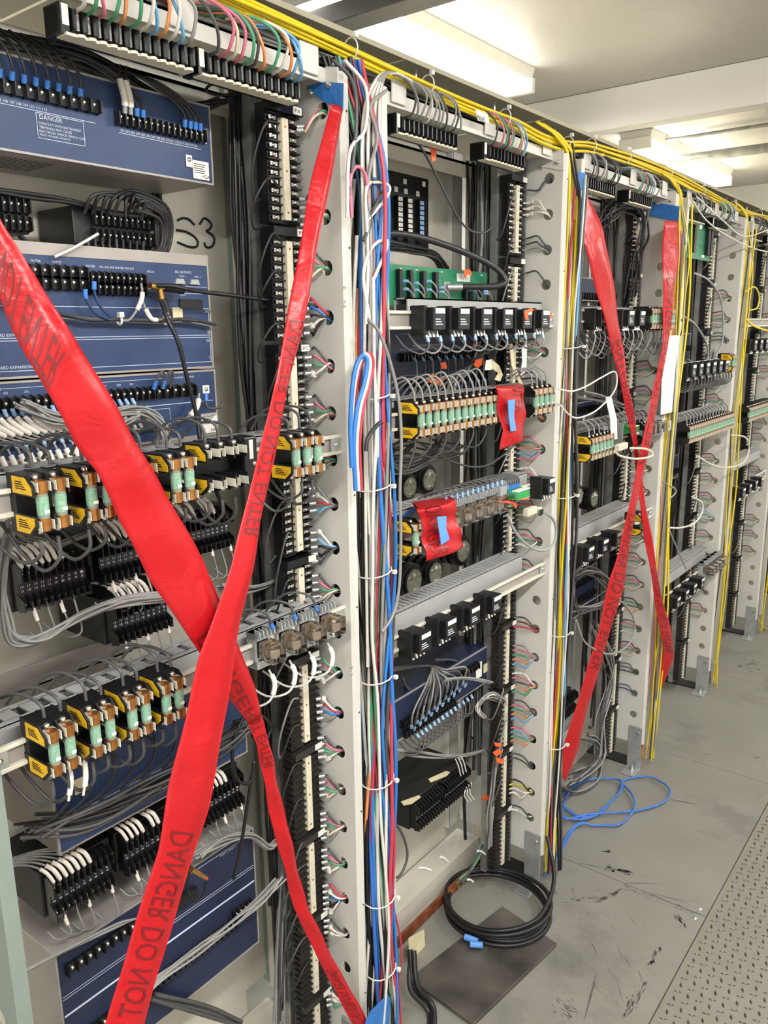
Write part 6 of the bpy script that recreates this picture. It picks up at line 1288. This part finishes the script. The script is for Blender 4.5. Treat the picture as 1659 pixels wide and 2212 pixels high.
flag([(1419, 1487), (1431, 1490), (1427, 1512), (1417, 1510)], -0.935, pt, 'small blue painter tape under the far slanting red tape', 'blue_tape', bt)
flag([(1097, 864), (1112, 863), (1110, 900), (1115, 930), (1103, 932), (1099, 900)], -0.893, 'light_blue_tape', 'light blue tape strip on the upper red patch', 'blue_tape', bt)
flag([(944, 1116), (964, 1115), (963, 1140), (971, 1165), (953, 1177), (948, 1145)], -0.888, 'light_blue_tape', 'light blue tape strip on the patch marked DANGER', 'blue_tape', bt)
flag([(843, 1108), (870, 1112), (893, 1096), (900, 1090), (898, 1106), (870, 1120)], -0.99, pt, 'blue tape tail behind the patch marked DANGER', 'blue_tape', bt)
pp = flag([(1436, 725), (1473, 724), (1470, 790), (1462, 888), (1427, 896), (1430, 810)], -0.94, 'white_paper', 'white paper sheet taped to the left post of the fourth bay', 'paper_sheet', 'paper')
wire(px([(1472, 690), (1475, 700), (1473, 712), (1470, 725)], -0.938), 0.0018, '=ink_black', 'small black clip above the white paper sheet', 'paper_clip', 'clip')

# ------------------------------------------------------------------ wires: the largest 300 as objects, the rest as one
DEFER.sort(key=lambda q: -q[0]); FORCE[0] = True
big = [q for q in DEFER[:270]]; rest = DEFER[270:]
for _, kw in big: wire(**kw)
mb = MB(); ms = []
def mi_(n):
    if n not in ms: ms.append(n)
    return ms.index(n)
for _, kw in rest:
    S = spline(kw['pts'], kw['sub']); r = kw['r']; c = kw['colr']; mb.tube(S, r, 5, mi_('wire_' + c if not c.startswith('=') else c[1:]))
    L = [0.0]
    for i in range(1, len(S)): L.append(L[-1] + float(np.linalg.norm(S[i] - S[i - 1])))
    def seg(a, b, rad, m):
        idx = [i for i in range(len(S)) if a <= L[i] <= b]
        if len(idx) >= 2: mb.tube([S[i] for i in idx], rad, 6, mi_(m))
    if kw['sleeve']: seg(kw['sleeve'][0] - .002, kw['sleeve'][1] + .003, r * 1.9, kw['sleeve_mat'])
    if kw['lug']: seg(-1, 0.014, r * 1.7, kw['lug'])
o = mb.build('small_wires', ms); tag(o, 'many thin coloured wires looping between terminals in all the racks', 'wire', kind='stuff')

# small writing and rust
o = bpy.data.objects
pl = flag([(1027, 236), (1053, 247), (1057, 268), (1032, 260)], -0.955, 'label_white', 'white PANEL tag on the cables along the top of the second bay', 'paper_tag', 'tag')
def text_px(body, u, v, x, h, w_, parent, m='ink_black'):
    p = at(u, v, x=x); mb = MB(); text_x(mb, body, p[0], p[1], p[2], h, w_)
    L = parent.matrix_world.inverted() if False else None
    mb.v = [(q[0] - parent.location[0], q[1] - parent.location[1], q[2] - parent.location[2]) for q in mb.v]
    return mb.build('lettering', m, parent)
text_px('PANEL', 1031, 259, -0.9535, 0.010, 0.034, pl)
rk = bpy.data.objects['equipment_rack']
for (b_, u, v) in (('PB', 741, 625), ('1TBA', 741, 655), ('204', 741, 665), ('PF', 757, 1447), ('4 4', 757, 1462)):
    p = at(u, v, x=-0.9495); mb = MB(); text_x(mb, b_, -0.9494, p[1], p[2], 0.005, 0.008); mb.v = [(q[0] + 0.95, q[1] - YR[0], q[2]) for q in mb.v]; mb.build('pen_lettering', 'ink_black', rk)
rk2 = bpy.data.objects['equipment_rack.001']
for q, pts in enumerate(([(847, 1937), (847, 1915), (880, 1905), (895, 1885), (915, 1880), (925, 1855), (950, 1840), (960, 1815), (991, 1790), (991, 1806), (920, 1868), (880, 1905)],)):
    P = [at(a, b, x=-1.2505) for a, b in pts]
    mb = MB(); n_ = len(P); v = [(p[0] + 0.95 + d_, p[1] - YR[1], max(p[2], 0.078)) for d_ in (0, 0.0006) for p in P]
    mb.add(v, [tuple(range(n_))[::-1], tuple(range(n_, 2 * n_))]); mb.build('rust_patch', 'rust', rk2)
